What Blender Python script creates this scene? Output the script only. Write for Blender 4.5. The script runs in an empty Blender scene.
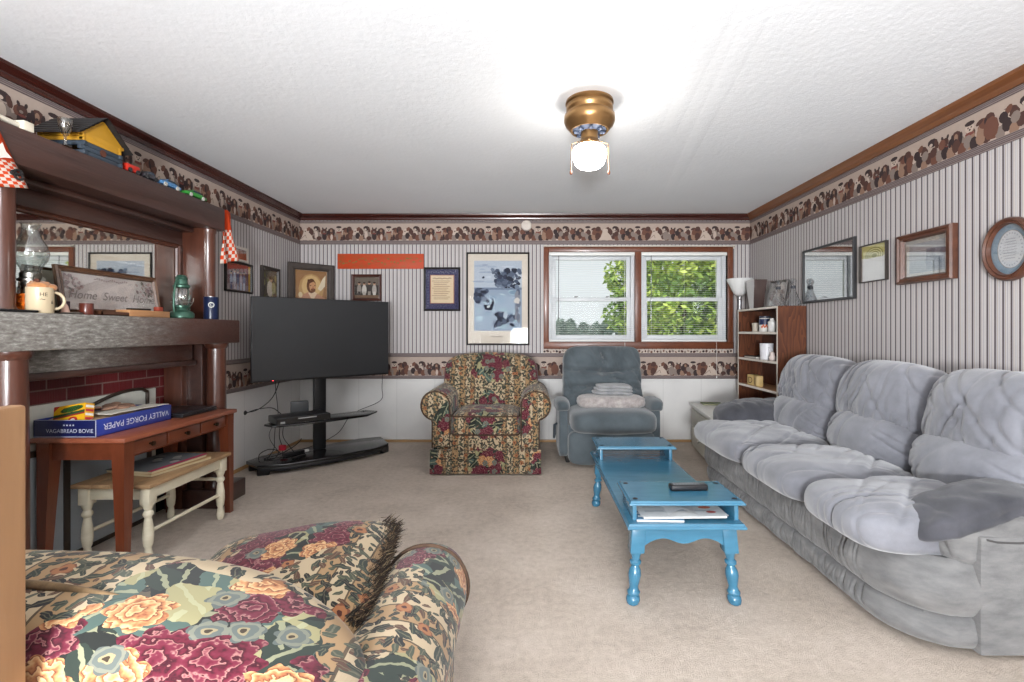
import bpy, bmesh, math, random
from mathutils import Vector, Matrix, noise
from mathutils.bvhtree import BVHTree

# ---------------------------------------------------------------- camera, world, light, exposure
SC = bpy.context.scene
COL = SC.collection
PI = math.pi
F = 480.0                                   # focal length in pixels of the 1024 wide frame
cam_data = bpy.data.cameras.new('camera')
cam_data.sensor_width = 36.0
cam_data.lens = 36.0 * F / 1024.0
cam_data.shift_x = -18.0 / 1024.0
cam_data.shift_y = -10.0 / 1024.0
cam_data.clip_start = 0.02
cam = bpy.data.objects.new('camera', cam_data)
cam.location = (0, 0, 1.18)
cam.rotation_euler = (PI / 2, 0, 0)
COL.objects.link(cam)
SC.camera = cam

SC.view_settings.view_transform = 'Standard'
SC.view_settings.look = 'None'
SC.view_settings.gamma = 1.0
SC.view_settings.use_curve_mapping = False
SC.view_settings.exposure = 0.5

world = bpy.data.worlds.new('overcast_sky')
SC.world = world
world.use_nodes = True
_bg = world.node_tree.nodes['Background']
_bg.inputs[0].default_value = (0.93, 0.96, 1.0, 1)
_bg.inputs[1].default_value = 0.68


def area(name, loc, rot, sx, sy, watts, color):
    l = bpy.data.lights.new(name, 'AREA')
    l.shape = 'RECTANGLE'
    l.size, l.size_y, l.energy, l.color = sx, sy, watts, color
    o = bpy.data.objects.new(name, l)
    o.location = loc
    o.rotation_euler = rot
    COL.objects.link(o)
    return o


_sl = bpy.data.lights.new('sun', 'SUN')
_sl.energy, _sl.angle, _sl.color = 2.0, math.radians(3), (1, 0.96, 0.88)
_so = bpy.data.objects.new('sun', _sl)
_so.rotation_euler = (math.radians(46), 0, math.radians(-28))
COL.objects.link(_so)
# two fill lights added at the blank rear wall, unseen, to brighten the room
area('rear_fill_light', (-1.15, -4.30, 1.45), (PI / 2 + .10, 0, 0), 1.7, 1.6, 66, (0.90, 0.955, 1.0))
area('rear_fill_light', (1.25, -4.30, 1.45), (PI / 2 + .10, 0, 0), 1.7, 1.6, 60, (0.90, 0.955, 1.0))
# the photographer's flash head behind the camera, bounced off the ceiling
area('bounce_flash', (-0.2, -1.7, 1.05), (PI - 0.90, 0, 0), 0.5, 0.5, 195, (0.95, 0.97, 1.0))

# ---------------------------------------------------------------- helpers: materials
XL, XR, YB, YR, ZC = -2.449, 2.342, 5.11, -4.40, 2.42


def srgb(c):
    return tuple(((v / 255.0) / 12.92 if v / 255.0 <= 0.04045 else ((v / 255.0 + 0.055) / 1.055) ** 2.4) for v in c) + (1.0,)


class NT:
    """tiny node-graph writer"""
    def __init__(s, name):
        s.mat = bpy.data.materials.new(name)
        s.mat.use_nodes = True
        s.t = s.mat.node_tree
        s.p = s.t.nodes['Principled BSDF']
        s.out = s.t.nodes['Material Output']

    def n(s, typ, props=None, **ins):
        nd = s.t.nodes.new('ShaderNode' + typ)
        for k, v in (props or {}).items():
            setattr(nd, k, v)
        for k, v in ins.items():
            k = k.replace('_', ' ')
            sock = nd.inputs[int(k[1:])] if k[0] == 'i' and k[1:].isdigit() else nd.inputs[k]
            s.put(sock, v)
        return nd

    def put(s, sock, v):
        if isinstance(v, bpy.types.NodeSocket):
            s.t.links.new(v, sock)
        elif isinstance(v, bpy.types.Node):
            s.t.links.new(v.outputs[0], sock)
        else:
            sock.default_value = v

    def m(s, op, a, b=0.0, c=0.0, clamp=False):
        return s.n('Math', {'operation': op, 'use_clamp': clamp}, i0=a, i1=b, i2=c).outputs[0]

    def vm(s, op, a, b=(0, 0, 0)):
        nd = s.n('VectorMath', {'operation': op}, i0=a, i1=b)
        return nd.outputs['Value'] if op in ('LENGTH', 'DOT_PRODUCT', 'DISTANCE') else nd.outputs[0]

    def mix(s, f, a, b, blend='MIX'):
        nd = s.t.nodes.new('ShaderNodeMix')
        nd.data_type = 'RGBA'
        nd.blend_type = blend
        s.put(nd.inputs[0], f)
        s.put(nd.inputs[6], a)
        s.put(nd.inputs[7], b)
        return nd.outputs[2]

    def ramp(s, f, stops, interp='LINEAR'):
        nd = s.t.nodes.new('ShaderNodeValToRGB')
        cr = nd.color_ramp
        cr.interpolation = interp
        while len(cr.elements) < len(stops):
            cr.elements.new(0.5)
        for e, (p, c) in zip(cr.elements, stops):
            e.position = p
            e.color = c
        s.put(nd.inputs[0], f)
        return nd.outputs[0]

    def coord(s, which='Object', scale=(1, 1, 1), rot=(0, 0, 0), loc=(0, 0, 0)):
        tc = s.t.nodes.new('ShaderNodeTexCoord')
        return s.n('Mapping', None, Vector=tc.outputs[which], Scale=scale, Rotation=rot, Location=loc).outputs[0]

    def noise(s, vec, scale, detail=3.0, rough=0.55):
        return s.n('TexNoise', None, Vector=vec, Scale=scale, Detail=detail, Roughness=rough).outputs[0]

    def bump(s, h, strength=0.3, dist=0.01):
        b = s.n('Bump', None, Height=h, Strength=strength, Distance=dist)
        s.put(s.p.inputs['Normal'], b.outputs[0])

    def fin(s, col=None, rough=0.6, metal=0.0, spec=0.5, coat=0.0):
        if col is not None:
            s.put(s.p.inputs['Base Color'], col)
        s.put(s.p.inputs['Roughness'], rough)
        s.p.inputs['Metallic'].default_value = metal
        s.p.inputs['Specular IOR Level'].default_value = spec
        s.p.inputs['Coat Weight'].default_value = coat
        s.p.inputs['Coat Roughness'].default_value = 0.15
        return s.mat


_flat = {}


def flat(rgb, rough=0.6, metal=0.0, spec=0.4):
    """plain paint with a faint mottling"""
    k = (tuple(rgb), rough, metal, spec)
    if k not in _flat:
        g = NT('paint_%02x%02x%02x' % tuple(int(v) for v in rgb))
        c = srgb(rgb)
        d = tuple(v * 0.86 for v in c[:3]) + (1,)
        nz = g.noise(g.coord('Object'), 35, 2)
        _flat[k] = g.fin(g.mix(nz, d, c), rough, metal, spec)
    return _flat[k]


def wood(name, a, b, stretch=(2, 28, 28), rough=0.4, coat=0.2, bump=0.12, scale=1.0, spec=0.5):
    g = NT(name)
    v = g.coord('Object', scale=stretch)
    n1 = g.noise(v, 1.0 * scale, 5, 0.62)
    n2 = g.noise(g.coord('Object', scale=tuple(x * 3.1 for x in stretch)), 1.6 * scale, 3)
    f = g.m('MULTIPLY_ADD', n1, 1.7, -0.35)
    f = g.m('ADD', g.m('MULTIPLY', f, 0.75), g.m('MULTIPLY', n2, 0.3), clamp=True)
    g.bump(n2, bump, 0.004)
    return g.fin(g.mix(f, srgb(a), srgb(b)), rough, 0, spec, coat)


def metal(name, rgb, rough=0.3):
    g = NT(name)
    nz = g.noise(g.coord('Object'), 60, 2)
    return g.fin(srgb(rgb), g.m('MULTIPLY_ADD', nz, 0.15, rough - 0.07), 1.0)


def plastic(name, rgb, rough=0.4, spec=0.5):
    g = NT(name)
    nz = g.noise(g.coord('Object'), 90, 2)
    g.bump(nz, 0.05, 0.002)
    return g.fin(srgb(rgb), rough, 0, spec)


def clear_glass(name, tint=(1, 1, 1, 1), gloss=0.10, rough=0.02):
    """thin pane: lets light straight through and mirrors a little, more at grazing view"""
    g = NT(name)
    tr = g.n('BsdfTransparent', None, Color=tint)
    gl = g.n('BsdfGlossy', None, Roughness=rough)
    lw = g.n('LayerWeight', None, Blend=0.25)
    f = g.m('ADD', g.m('MULTIPLY', lw.outputs['Facing'], 0.55), gloss, clamp=True)
    mx = g.n('MixShader', None, i0=f, i1=tr, i2=gl)
    g.t.links.new(mx.outputs[0], g.out.inputs[0])
    return g.mat


def fabric(name, a, b, scale=6, weave=500, rough=0.95, bump=0.25, sheen=0.3, streak=(1, 1, 1)):
    g = NT(name)
    v = g.coord('Object', scale=streak)
    n1 = g.noise(v, scale, 4, 0.6)
    n2 = g.noise(g.coord('Object'), weave, 1)
    f = g.m('MULTIPLY_ADD', n1, 2.0, -0.5, clamp=True)
    f = g.m('ADD', g.m('MULTIPLY', f, 0.8), g.m('MULTIPLY', n2, 0.2), clamp=True)
    g.bump(g.m('ADD', g.m('MULTIPLY', n2, 0.4), n1), bump, 0.006)
    g.fin(g.mix(f, srgb(a), srgb(b)), rough, 0, 0.2)
    g.p.inputs['Sheen Weight'].default_value = sheen
    return g.mat


# ---- striped wallpaper; axis = along which object coordinate the stripes repeat
def stripe_paper(name, axis):
    g = NT(name)
    xyz = g.n('SeparateXYZ', None, Vector=g.coord('Object')).outputs[axis]
    ph = g.m('FRACT', g.m('DIVIDE', g.m('ADD', xyz, 20.0), 0.0412))
    dk, lt, tan, gr, md = srgb((78, 68, 72)), srgb((204, 201, 202)), srgb((184, 172, 158)), srgb((182, 179, 183)), srgb((134, 127, 129))
    c = g.ramp(ph, [(0.0, dk), (0.22, lt), (0.36, tan), (0.42, lt), (0.56, md), (0.62, lt), (0.76, tan), (0.86, gr)], 'CONSTANT')
    nz = g.noise(g.coord('Object'), 3, 2)
    c = g.mix(g.m('MULTIPLY', nz, 0.18), c, srgb((150, 140, 135)))
    return g.fin(c, 0.62, 0, 0.3)


# ---- floral tapestry
def leaf_layer(g, uv, seed, freq, ra, rb, thin=1.0):
    """scattered, randomly turned ellipses: mask, midrib, random value"""
    p = g.vm('ADD', uv, (seed * 3.17, seed * 5.31, 0))
    vo = g.n('TexVoronoi', {'voronoi_dimensions': '2D', 'feature': 'F1'}, Vector=p, Scale=freq)
    d = g.vm('SUBTRACT', p, vo.outputs['Position'])
    rc = g.n('SeparateColor', None, Color=vo.outputs['Color'])
    r = g.n('VectorRotate', {'rotation_type': 'Z_AXIS'}, Vector=d, Angle=g.m('MULTIPLY', rc.outputs[0], 6.28))
    q = g.vm('MULTIPLY', r.outputs[0], (1.0 / ra, 1.0 / rb, 0))
    mask = g.m('LESS_THAN', g.vm('LENGTH', q), 1.0)
    rib = g.m('LESS_THAN', g.m('ABSOLUTE', g.n('SeparateXYZ', None, Vector=q).outputs[0]), 0.16)
    return mask, rib, rc.outputs[1], rc.outputs[2]


def flower_layer(g, uv, seed, freq, rad, petals):
    p = g.vm('ADD', uv, (seed * 2.71, seed * 4.13, 0))
    vo = g.n('TexVoronoi', {'voronoi_dimensions': '2D', 'feature': 'F1'}, Vector=p, Scale=freq, Randomness=0.8)
    d = g.vm('SUBTRACT', p, vo.outputs['Position'])
    s = g.n('SeparateXYZ', None, Vector=d)
    rc = g.n('SeparateColor', None, Color=vo.outputs['Color'])
    th = g.m('ADD', g.m('ARCTAN2', s.outputs[1], s.outputs[0]), g.m('MULTIPLY', rc.outputs[0], 6.28))
    pet = g.m('ABSOLUTE', g.m('COSINE', g.m('MULTIPLY', th, petals / 2.0)))
    lim = g.m('MULTIPLY_ADD', pet, 0.26, 0.74)
    r = g.m('DIVIDE', g.vm('LENGTH', d), rad)
    return g.m('LESS_THAN', r, lim), r, pet, rc.outputs[1]


def floral(name, seed=0.0, L=0.50, half=0.0):
    g = NT(name)
    uv0 = g.t.nodes.new('ShaderNodeTexCoord').outputs['UV']
    wob = g.n('TexNoise', None, Vector=uv0, Scale=40.0, Detail=2.0)
    uv = g.vm('ADD', uv0, g.vm('MULTIPLY', g.vm('SUBTRACT', wob.outputs['Color'], (0.5, 0.5, 0.5)), (0.018, 0.018, 0)))
    su = g.n('SeparateXYZ', None, Vector=uv0)
    u = g.m('FRACT', g.m('ADD', g.m('DIVIDE', su.outputs[0], L), 20.5 + half))
    au = g.m('ABSOLUTE', g.m('SUBTRACT', u, 0.5))                      # 0 at bouquet column, .5 between columns
    cream, gold, dk = srgb((168, 151, 124)), srgb((142, 114, 82)), srgb((52, 43, 36))
    base = g.ramp(au, [(0.0, cream), (0.27, dk), (0.278, gold), (0.345, dk), (0.352, srgb((170, 153, 126))), (0.445, dk), (0.452, gold)], 'CONSTANT')
    thread = g.n('TexNoise', None, Vector=g.vm('MULTIPLY', uv0, (900, 60, 1)), Scale=1.0, Detail=1.0)
    base = g.mix(g.m('MULTIPLY', thread.outputs[0], 0.35), base, srgb((140, 116, 84)))
    col = base
    # bouquet mask: staggered blobs down the column
    row = g.m('DIVIDE', su.outputs[1], 0.40)
    vv = g.m('SUBTRACT', g.m('FRACT', g.m('ADD', row, 20.35)), 0.5)
    dist = g.m('SQRT', g.m('ADD', g.m('POWER', g.m('DIVIDE', au, 0.30), 2.0), g.m('POWER', g.m('DIVIDE', g.m('ABSOLUTE', vv), 0.40), 2.0)))
    bnz = g.noise(uv0, 9.0, 2)
    bq = g.m('LESS_THAN', g.m('ADD', dist, g.m('MULTIPLY_ADD', bnz, 1.3, -0.65)), 1.0)
    nb = g.m('SUBTRACT', 1.0, bq)
    edge = g.m('LESS_THAN', g.m('ABSOLUTE', g.m('SUBTRACT', au, 0.31)), 0.04)     # gold band keeps sparse
    def after(v, c):
        """a copy of v that is evaluated only once colour c is known (keeps the shader stack small)"""
        return g.vm('ADD', v, g.vm('MULTIPLY', c, (1e-7, 1e-7, 0)))
    # fine sprays everywhere
    greens = [srgb((42, 48, 42)), srgb((62, 66, 54)), srgb((32, 32, 32)), srgb((78, 54, 42))]
    for i, (fr, a, b, dens) in enumerate([(24, .0075, .019, .74), (31, .006, .015, .66), (38, .005, .012, .6), (52, .0042, .0085, .62)]):
        mk, rib, r1, r2 = leaf_layer(g, after(uv, col), 3.3 + i * 1.7 + seed, fr, a, b)
        mk = g.m('MULTIPLY', mk, g.m('LESS_THAN', r1, dens))
        c = g.ramp(r2, [(0, greens[0]), (0.3, greens[1]), (0.55, greens[2]), (0.85, greens[3])], 'CONSTANT')
        col = g.mix(mk, col, g.mix(g.m('MULTIPLY', rib, 0.4), c, srgb((118, 112, 88))))
    mk, r, pet, r1 = flower_layer(g, after(uv, col), 9.1 + seed, 19, .017, 5)
    mk = g.m('MULTIPLY', mk, g.m('LESS_THAN', r1, 0.2))
    c = g.ramp(r, [(0, srgb((66, 34, 28))), (0.32, srgb((140, 92, 60))), (0.8, srgb((104, 62, 44)))], 'CONSTANT')
    col = g.mix(mk, col, c)
    gn = g.noise(after(uv0, col), 42.0, 3)
    col = g.mix(g.m('MULTIPLY', g.m('GREATER_THAN', gn, 0.46), g.m('MULTIPLY', bq, 0.85)), col, srgb((44, 42, 38)))
    # big leaves inside the bouquets
    for i, (fr, a, b) in enumerate([(10.5, .036, .075), (12, .03, .062), (15, .02, .05)]):
        mk, rib, r1, r2 = leaf_layer(g, after(uv, col), 21.3 + i * 2.3 + seed, fr, a, b)
        mk = g.m('MULTIPLY', mk, bq)
        c = g.ramp(r2, [(0, srgb((38, 46, 40))), (0.35, srgb((64, 80, 74))), (0.6, srgb((30, 32, 30))), (0.85, srgb((132, 126, 92)))], 'CONSTANT')
        col = g.mix(mk, col, g.mix(g.m('MULTIPLY', rib, 0.6), c, srgb((150, 150, 120))))
    # peonies
    fnz = g.n('TexNoise', None, Vector=after(uv0, col), Scale=70.0, Detail=2.0).outputs[0]
    for i, (fr, rad, pt) in enumerate([(7.2, .062, 9), (9.5, .042, 7)]):
        mk, r, pet, r1 = flower_layer(g, after(uv, col), 41.7 + i * 3.9 + seed, fr, rad, pt)
        mk = g.m('MULTIPLY', g.m('MULTIPLY', mk, bq), g.m('LESS_THAN', r1, 0.8))
        ring = g.m('FRACT', g.m('ADD', g.m('MULTIPLY', r, 3.2), g.m('MULTIPLY', fnz, 2.6)))
        c = g.ramp(ring, [(0, srgb((42, 13, 21))), (0.3, srgb((80, 22, 36))), (0.68, srgb((90, 31, 46))), (0.88, srgb((140, 98, 94))), (0.94, srgb((62, 18, 28)))])
        if i == 1:
            ob = g.ramp(ring, [(0, srgb((124, 70, 46))), (0.4, srgb((168, 118, 78))), (0.8, srgb((196, 160, 116))), (0.95, srgb((92, 50, 34)))])
            c = g.mix(g.m('LESS_THAN', r1, 0.34), c, ob)
        col = g.mix(mk, col, c)
    # pale blue-grey filler flowers
    mk, r, pet, r1 = flower_layer(g, after(uv, col), 60.3 + seed, 15, .024, 6)
    mk = g.m('MULTIPLY', g.m('MULTIPLY', mk, bq), g.m('LESS_THAN', r1, 0.28))
    col = g.mix(mk, col, g.ramp(r, [(0, srgb((54, 44, 34))), (0.16, srgb((130, 118, 92))), (0.3, srgb((82, 88, 84))), (0.6, srgb((104, 105, 94))), (0.82, srgb((78, 84, 80)))], 'CONSTANT'))
    h = g.n('SeparateColor', None, Color=col).outputs[1]
    g.bump(h, 0.22, 0.004)
    g.fin(col, 0.9, 0, 0.2)
    g.p.inputs['Sheen Weight'].default_value = 0.15
    return g.mat


# ---------------------------------------------------------------- helpers: geometry
def fbm(x, y=0.0, z=0.0):
    return noise.noise(Vector((x, y, z)))


def creases(s, t, seed, spacing, w, slant=0.0):
    """depth 0..1 of sharp folds that cross a cloth: s runs across the folds, t (0..1) along them"""
    g = 0.0
    k0 = math.floor(s / spacing)
    for k in (k0 - 1, k0, k0 + 1):
        h = math.sin(k * 12.9898 + seed * 78.233) * 43758.5453
        h -= math.floor(h)
        h2 = (h * 7.31) % 1.0
        h3 = (h * 23.7) % 1.0
        p = (k + .15 + .7 * h) * spacing + slant * (t - .5) * (h2 - .3) + .25 * spacing * math.sin(t * 4 + h3 * 6)
        dep = (.25 + .75 * h3) * max(0.0, 1 - ((t - h2) / (.35 + .5 * h)) ** 2)
        g = max(g, dep * math.exp(-((s - p) / w) ** 2))
    return g


class B:
    """collects shapes; build() links them as ONE mesh object"""
    def __init__(s):
        s.bm = bmesh.new()

    def add(s, tmp, mi=0, M=None):
        if M is not None:
            bmesh.ops.transform(tmp, matrix=M, verts=tmp.verts)
        if mi is not None:
            for f in tmp.faces:
                f.material_index = mi
        me = bpy.data.meshes.new('tmp')
        tmp.to_mesh(me)
        tmp.free()
        n0 = len(s.bm.verts)
        s.bm.from_mesh(me)
        bpy.data.meshes.remove(me)
        return s

    def box(s, x0, x1, y0, y1, z0, z1, bev=0.0, mi=0, M=None, seg=2):
        t = bmesh.new()
        bmesh.ops.create_cube(t, size=1.0)
        for v in t.verts:
            v.co = Vector((x0 + (v.co.x + .5) * (x1 - x0), y0 + (v.co.y + .5) * (y1 - y0), z0 + (v.co.z + .5) * (z1 - z0)))
        if bev > 0:
            bmesh.ops.bevel(t, geom=list(t.edges), offset=bev, segments=seg, profile=0.5, affect='EDGES')
        return s.add(t, mi, M)

    def lathe(s, prof, c=(0, 0, 0), seg=24, mi=0, M=None, cap=True):
        t = bmesh.new()
        rings = []
        for r, z in prof:
            rings.append([t.verts.new((r * math.cos(2 * PI * k / seg), r * math.sin(2 * PI * k / seg), z)) for k in range(seg)])
        for a, b in zip(rings, rings[1:]):
            for k in range(seg):
                t.faces.new((a[k], a[(k + 1) % seg], b[(k + 1) % seg], b[k]))
        if cap:
            t.faces.new(list(reversed(rings[0])))
            t.faces.new(rings[-1])
        bmesh.ops.recalc_face_normals(t, faces=t.faces)
        MM = Matrix.Translation(c)
        return s.add(t, mi, MM @ M if M is not None else MM)

    def tube(s, pts, r, seg=8, mi=0, closed=False, M=None):
        t = bmesh.new()
        pts = [Vector(p) for p in pts]
        n = len(pts)
        rr = r if isinstance(r, (list, tuple)) else [r] * n
        rings = []
        up = None
        for i, p in enumerate(pts):
            a = pts[(i - 1) % n] if (closed or i > 0) else p
            b = pts[(i + 1) % n] if (closed or i < n - 1) else p
            d = (b - a).normalized()
            if up is None:
                up = d.orthogonal().normalized()
            up = (up - d * up.dot(d))
            up = up.normalized() if up.length > 1e-6 else d.orthogonal().normalized()
            sd = d.cross(up)
            rings.append([t.verts.new(p + (up * math.cos(2 * PI * k / seg) + sd * math.sin(2 * PI * k / seg)) * rr[i]) for k in range(seg)])
        pairs = list(zip(rings, rings[1:])) + ([(rings[-1], rings[0])] if closed else [])
        for a, b in pairs:
            for k in range(seg):
                t.faces.new((a[k], a[(k + 1) % seg], b[(k + 1) % seg], b[k]))
        if not closed:
            t.faces.new(list(reversed(rings[0])))
            t.faces.new(rings[-1])
        bmesh.ops.recalc_face_normals(t, faces=t.faces)
        return s.add(t, mi, M)

    def prism(s, poly, d0, d1, axis='y', bev=0.0, mi=0, M=None, seg=2):
        """poly: outline in the two other axes (for y: (x,z); for x: (y,z); for z: (x,y))"""
        t = bmesh.new()
        def P(a, b, d):
            return {'y': (a, d, b), 'x': (d, a, b), 'z': (a, b, d)}[axis]
        lo = [t.verts.new(P(a, b, d0)) for a, b in poly]
        hi = [t.verts.new(P(a, b, d1)) for a, b in poly]
        n = len(poly)
        t.faces.new(lo)
        t.faces.new(hi)
        for k in range(n):
            t.faces.new((lo[k], lo[(k + 1) % n], hi[(k + 1) % n], hi[k]))
        bmesh.ops.recalc_face_normals(t, faces=t.faces)
        if bev > 0:
            ed = [e for e in t.edges if (e.verts[0] in lo and e.verts[1] in lo) or (e.verts[0] in hi and e.verts[1] in hi)]
            bmesh.ops.bevel(t, geom=ed, offset=bev, segments=seg, profile=0.5, affect='EDGES')
        return s.add(t, mi, M)

    def cush(s, c, size, n=4.0, cuts=14, disp=None, M=None, mi=0):
        t = bmesh.new()
        bmesh.ops.create_cube(t, size=2.0)
        bmesh.ops.subdivide_edges(t, edges=list(t.edges), cuts=cuts, use_grid_fill=True)
        hx, hy, hz = size[0] / 2, size[1] / 2, size[2] / 2
        for v in t.verts:
            x, y, z = v.co
            k = (abs(x) ** n + abs(y) ** n + abs(z) ** n) ** (1.0 / n)
            q = v.co / k
            co = Vector((q.x * hx, q.y * hy, q.z * hz))
            v.co = disp(q, co) if disp else co
        MM = Matrix.Translation(c)
        return s.add(t, mi, MM @ M if M is not None else MM)

    def skin(s, rows, mi=0, close_u=False, M=None):
        t = bmesh.new()
        vs = [[t.verts.new(p) for p in r] for r in rows]
        for a, b in zip(vs, vs[1:]):
            m = len(a)
            for k in range(m if close_u else m - 1):
                t.faces.new((a[k], a[(k + 1) % m], b[(k + 1) % m], b[k]))
        bmesh.ops.recalc_face_normals(t, faces=t.faces)
        return s.add(t, mi, M)

    def text(s, body, size, M, mi=0, align='CENTER', shear=0.0, extrude=0.0):
        cu = bpy.data.curves.new('lettering', 'FONT')
        cu.body, cu.size, cu.align_x, cu.shear, cu.extrude = body, size, align, shear, extrude
        o = bpy.data.objects.new('lettering', cu)
        COL.objects.link(o)
        me = bpy.data.meshes.new_from_object(o.evaluated_get(bpy.context.evaluated_depsgraph_get()))
        bpy.data.objects.remove(o)
        bpy.data.curves.remove(cu)
        t = bmesh.new()
        t.from_mesh(me)
        bpy.data.meshes.remove(me)
        return s.add(t, mi, M)

    def build(s, name, mats, parent=None, origin=None, angle=40, uvf=None, smooth=True):
        """geometry given in world coordinates is moved into its thing's own space"""
        W = None
        if parent is not None:
            W = root_matrix(parent)
        elif origin is not None:
            W = Matrix.Translation(origin)
        if W is not None:
            bmesh.ops.transform(s.bm, matrix=W.inverted(), verts=s.bm.verts)
        return s.link(name, mats, parent, origin, angle, uvf, smooth)

    def link(s, name, mats, parent=None, origin=None, angle=40, uvf=None, smooth=True):
        bm = s.bm
        bm.normal_update()
        uvl = bm.loops.layers.uv.verify()
        for f in bm.faces:
            n = f.normal
            ax = max(range(3), key=lambda i: abs(n[i]))
            for l in f.loops:
                co = l.vert.co
                if uvf:
                    l[uvl].uv = uvf(co)
                else:
                    l[uvl].uv = ((co.y, co.z), (co.x, co.z), (co.x, co.y))[ax]
            f.smooth = smooth
        me = bpy.data.meshes.new(name)
        bm.to_mesh(me)
        bm.free()
        for m in (mats if isinstance(mats, (list, tuple)) else [mats]):
            me.materials.append(m)
        if smooth:
            me.set_sharp_from_angle(angle=math.radians(angle))
        o = bpy.data.objects.new(name, me)
        COL.objects.link(o)
        if parent is not None:
            o.parent = parent
        elif origin is not None:
            o.location = origin
        return o


def root_matrix(o):
    while o.parent is not None:
        o = o.parent
    return Matrix.Translation(o.location) @ o.rotation_euler.to_matrix().to_4x4()


def tag(o, label, cat, group=None):
    o['label'] = label
    o['category'] = cat
    if group:
        o['group'] = group
    return o


def thing(name, label, cat, loc, rz=0.0, group=None):
    o = bpy.data.objects.new(name, None)
    o.empty_display_size = 0.1
    COL.objects.link(o)
    o.location = loc
    o.rotation_euler = (0, 0, rz)
    return tag(o, label, cat, group)


def struct(o):
    o['kind'] = 'structure'
    return o


def dup(root, loc, label=None, rz=None):
    r = root.copy()
    COL.objects.link(r)
    r.location = loc
    if rz is not None:
        r.rotation_euler = (0, 0, rz)
    if label:
        r['label'] = label
    for ch in list(root.children):
        c = ch.copy()
        COL.objects.link(c)
        c.parent = r
        for g in ch.children:
            d = g.copy()
            COL.objects.link(d)
            d.parent = c
    return r


class Art:
    """flat printed artwork: coloured outlines laid one over another"""
    def __init__(s):
        s.items = []

    def poly(s, pts, rgb):
        s.items.append((pts, tuple(rgb)))

    def ell(s, cx, cy, rx, ry, rgb, rot=0.0, n=12):
        ca, sa = math.cos(rot), math.sin(rot)
        s.poly([(cx + rx * math.cos(2 * PI * k / n) * ca - ry * math.sin(2 * PI * k / n) * sa,
                 cy + rx * math.cos(2 * PI * k / n) * sa + ry * math.sin(2 * PI * k / n) * ca) for k in range(n)], rgb)

    def rect(s, x0, x1, y0, y1, rgb):
        s.poly([(x0, y0), (x1, y0), (x1, y1), (x0, y1)], rgb)

    def line(s, pts, w, rgb):
        for (x0, y0), (x1, y1) in zip(pts, pts[1:]):
            d = math.hypot(x1 - x0, y1 - y0) or 1e-6
            nx, ny = -(y1 - y0) / d * w / 2, (x1 - x0) / d * w / 2
            s.poly([(x0 - nx, y0 - ny), (x1 - nx, y1 - ny), (x1 + nx, y1 + ny), (x0 + nx, y0 + ny)], rgb)

    def into(s, b, mp, mats, clip=None, step=0.00006, mod=10 ** 6):
        """mp(x, y, height) -> point; extends the material list"""
        t = bmesh.new()
        for i, (pts, rgb) in enumerate(s.items):
            if clip:
                x0, x1, y0, y1 = clip
                pts = [(min(max(x, x0), x1), min(max(y, y0), y1)) for x, y in pts]
            m = flat(rgb, 0.7, 0, 0.2)
            if m not in mats:
                mats.append(m)
            f = t.faces.new([t.verts.new(mp(x, y, 0.0006 + step * (i % mod))) for x, y in pts])
            f.material_index = mats.index(m)
        b.add(t, None)

# ================================================================ THE ROOM SHELL
M_ceiling = NT('textured_ceiling')
_c = M_ceiling.coord('Object')
_n1 = M_ceiling.noise(_c, 26, 5, 0.7)
_n2 = M_ceiling.noise(_c, 2.2, 3)
M_ceiling.bump(_n1, 0.32, 0.010)
M_ceiling = M_ceiling.fin(M_ceiling.mix(_n2, srgb((232, 235, 238)), srgb((240, 243, 246))), 0.9, 0, 0.2)

M_carpet = NT('beige_carpet')
_c = M_carpet.coord('Object')
_n1 = M_carpet.noise(_c, 210, 3, 0.7)
_n2 = M_carpet.noise(_c, 2.6, 4, 0.6)
_n3 = M_carpet.noise(_c, 30, 3, 0.6)
_f = M_carpet.m('ADD', M_carpet.m('MULTIPLY', _n1, 0.55), M_carpet.m('ADD', M_carpet.m('MULTIPLY', _n3, 0.35), M_carpet.m('MULTIPLY', _n2, 0.45)))
_k = M_carpet.ramp(_f, [(0.36, srgb((150, 136, 124))), (0.66, srgb((202, 188, 174))), (0.9, srgb((224, 211, 199)))])
M_carpet.bump(M_carpet.m('ADD', _n1, M_carpet.m('MULTIPLY', _n3, 0.6)), 0.8, 0.012)
M_carpet = M_carpet.fin(_k, 0.97, 0, 0.1)

M_panel = NT('white_wainscot_panel')
_c = M_panel.coord('Object')
_s = M_panel.n('SeparateXYZ', None, Vector=_c)
_g = M_panel.m('FRACT', M_panel.m('DIVIDE', M_panel.m('ADD', M_panel.m('ADD', _s.outputs[0], _s.outputs[1]), 20.0), 0.405))
_g = M_panel.m('LESS_THAN', M_panel.m('ABSOLUTE', M_panel.m('SUBTRACT', _g, 0.5)), 0.006)
_n = M_panel.noise(_c, 5, 3)
M_panel = M_panel.fin(M_panel.mix(M_panel.m('MULTIPLY', _g, 0.35), M_panel.mix(_n, srgb((205, 203, 201)), srgb((222, 220, 217))), srgb((150, 148, 146))), 0.6, 0, 0.3)

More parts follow.
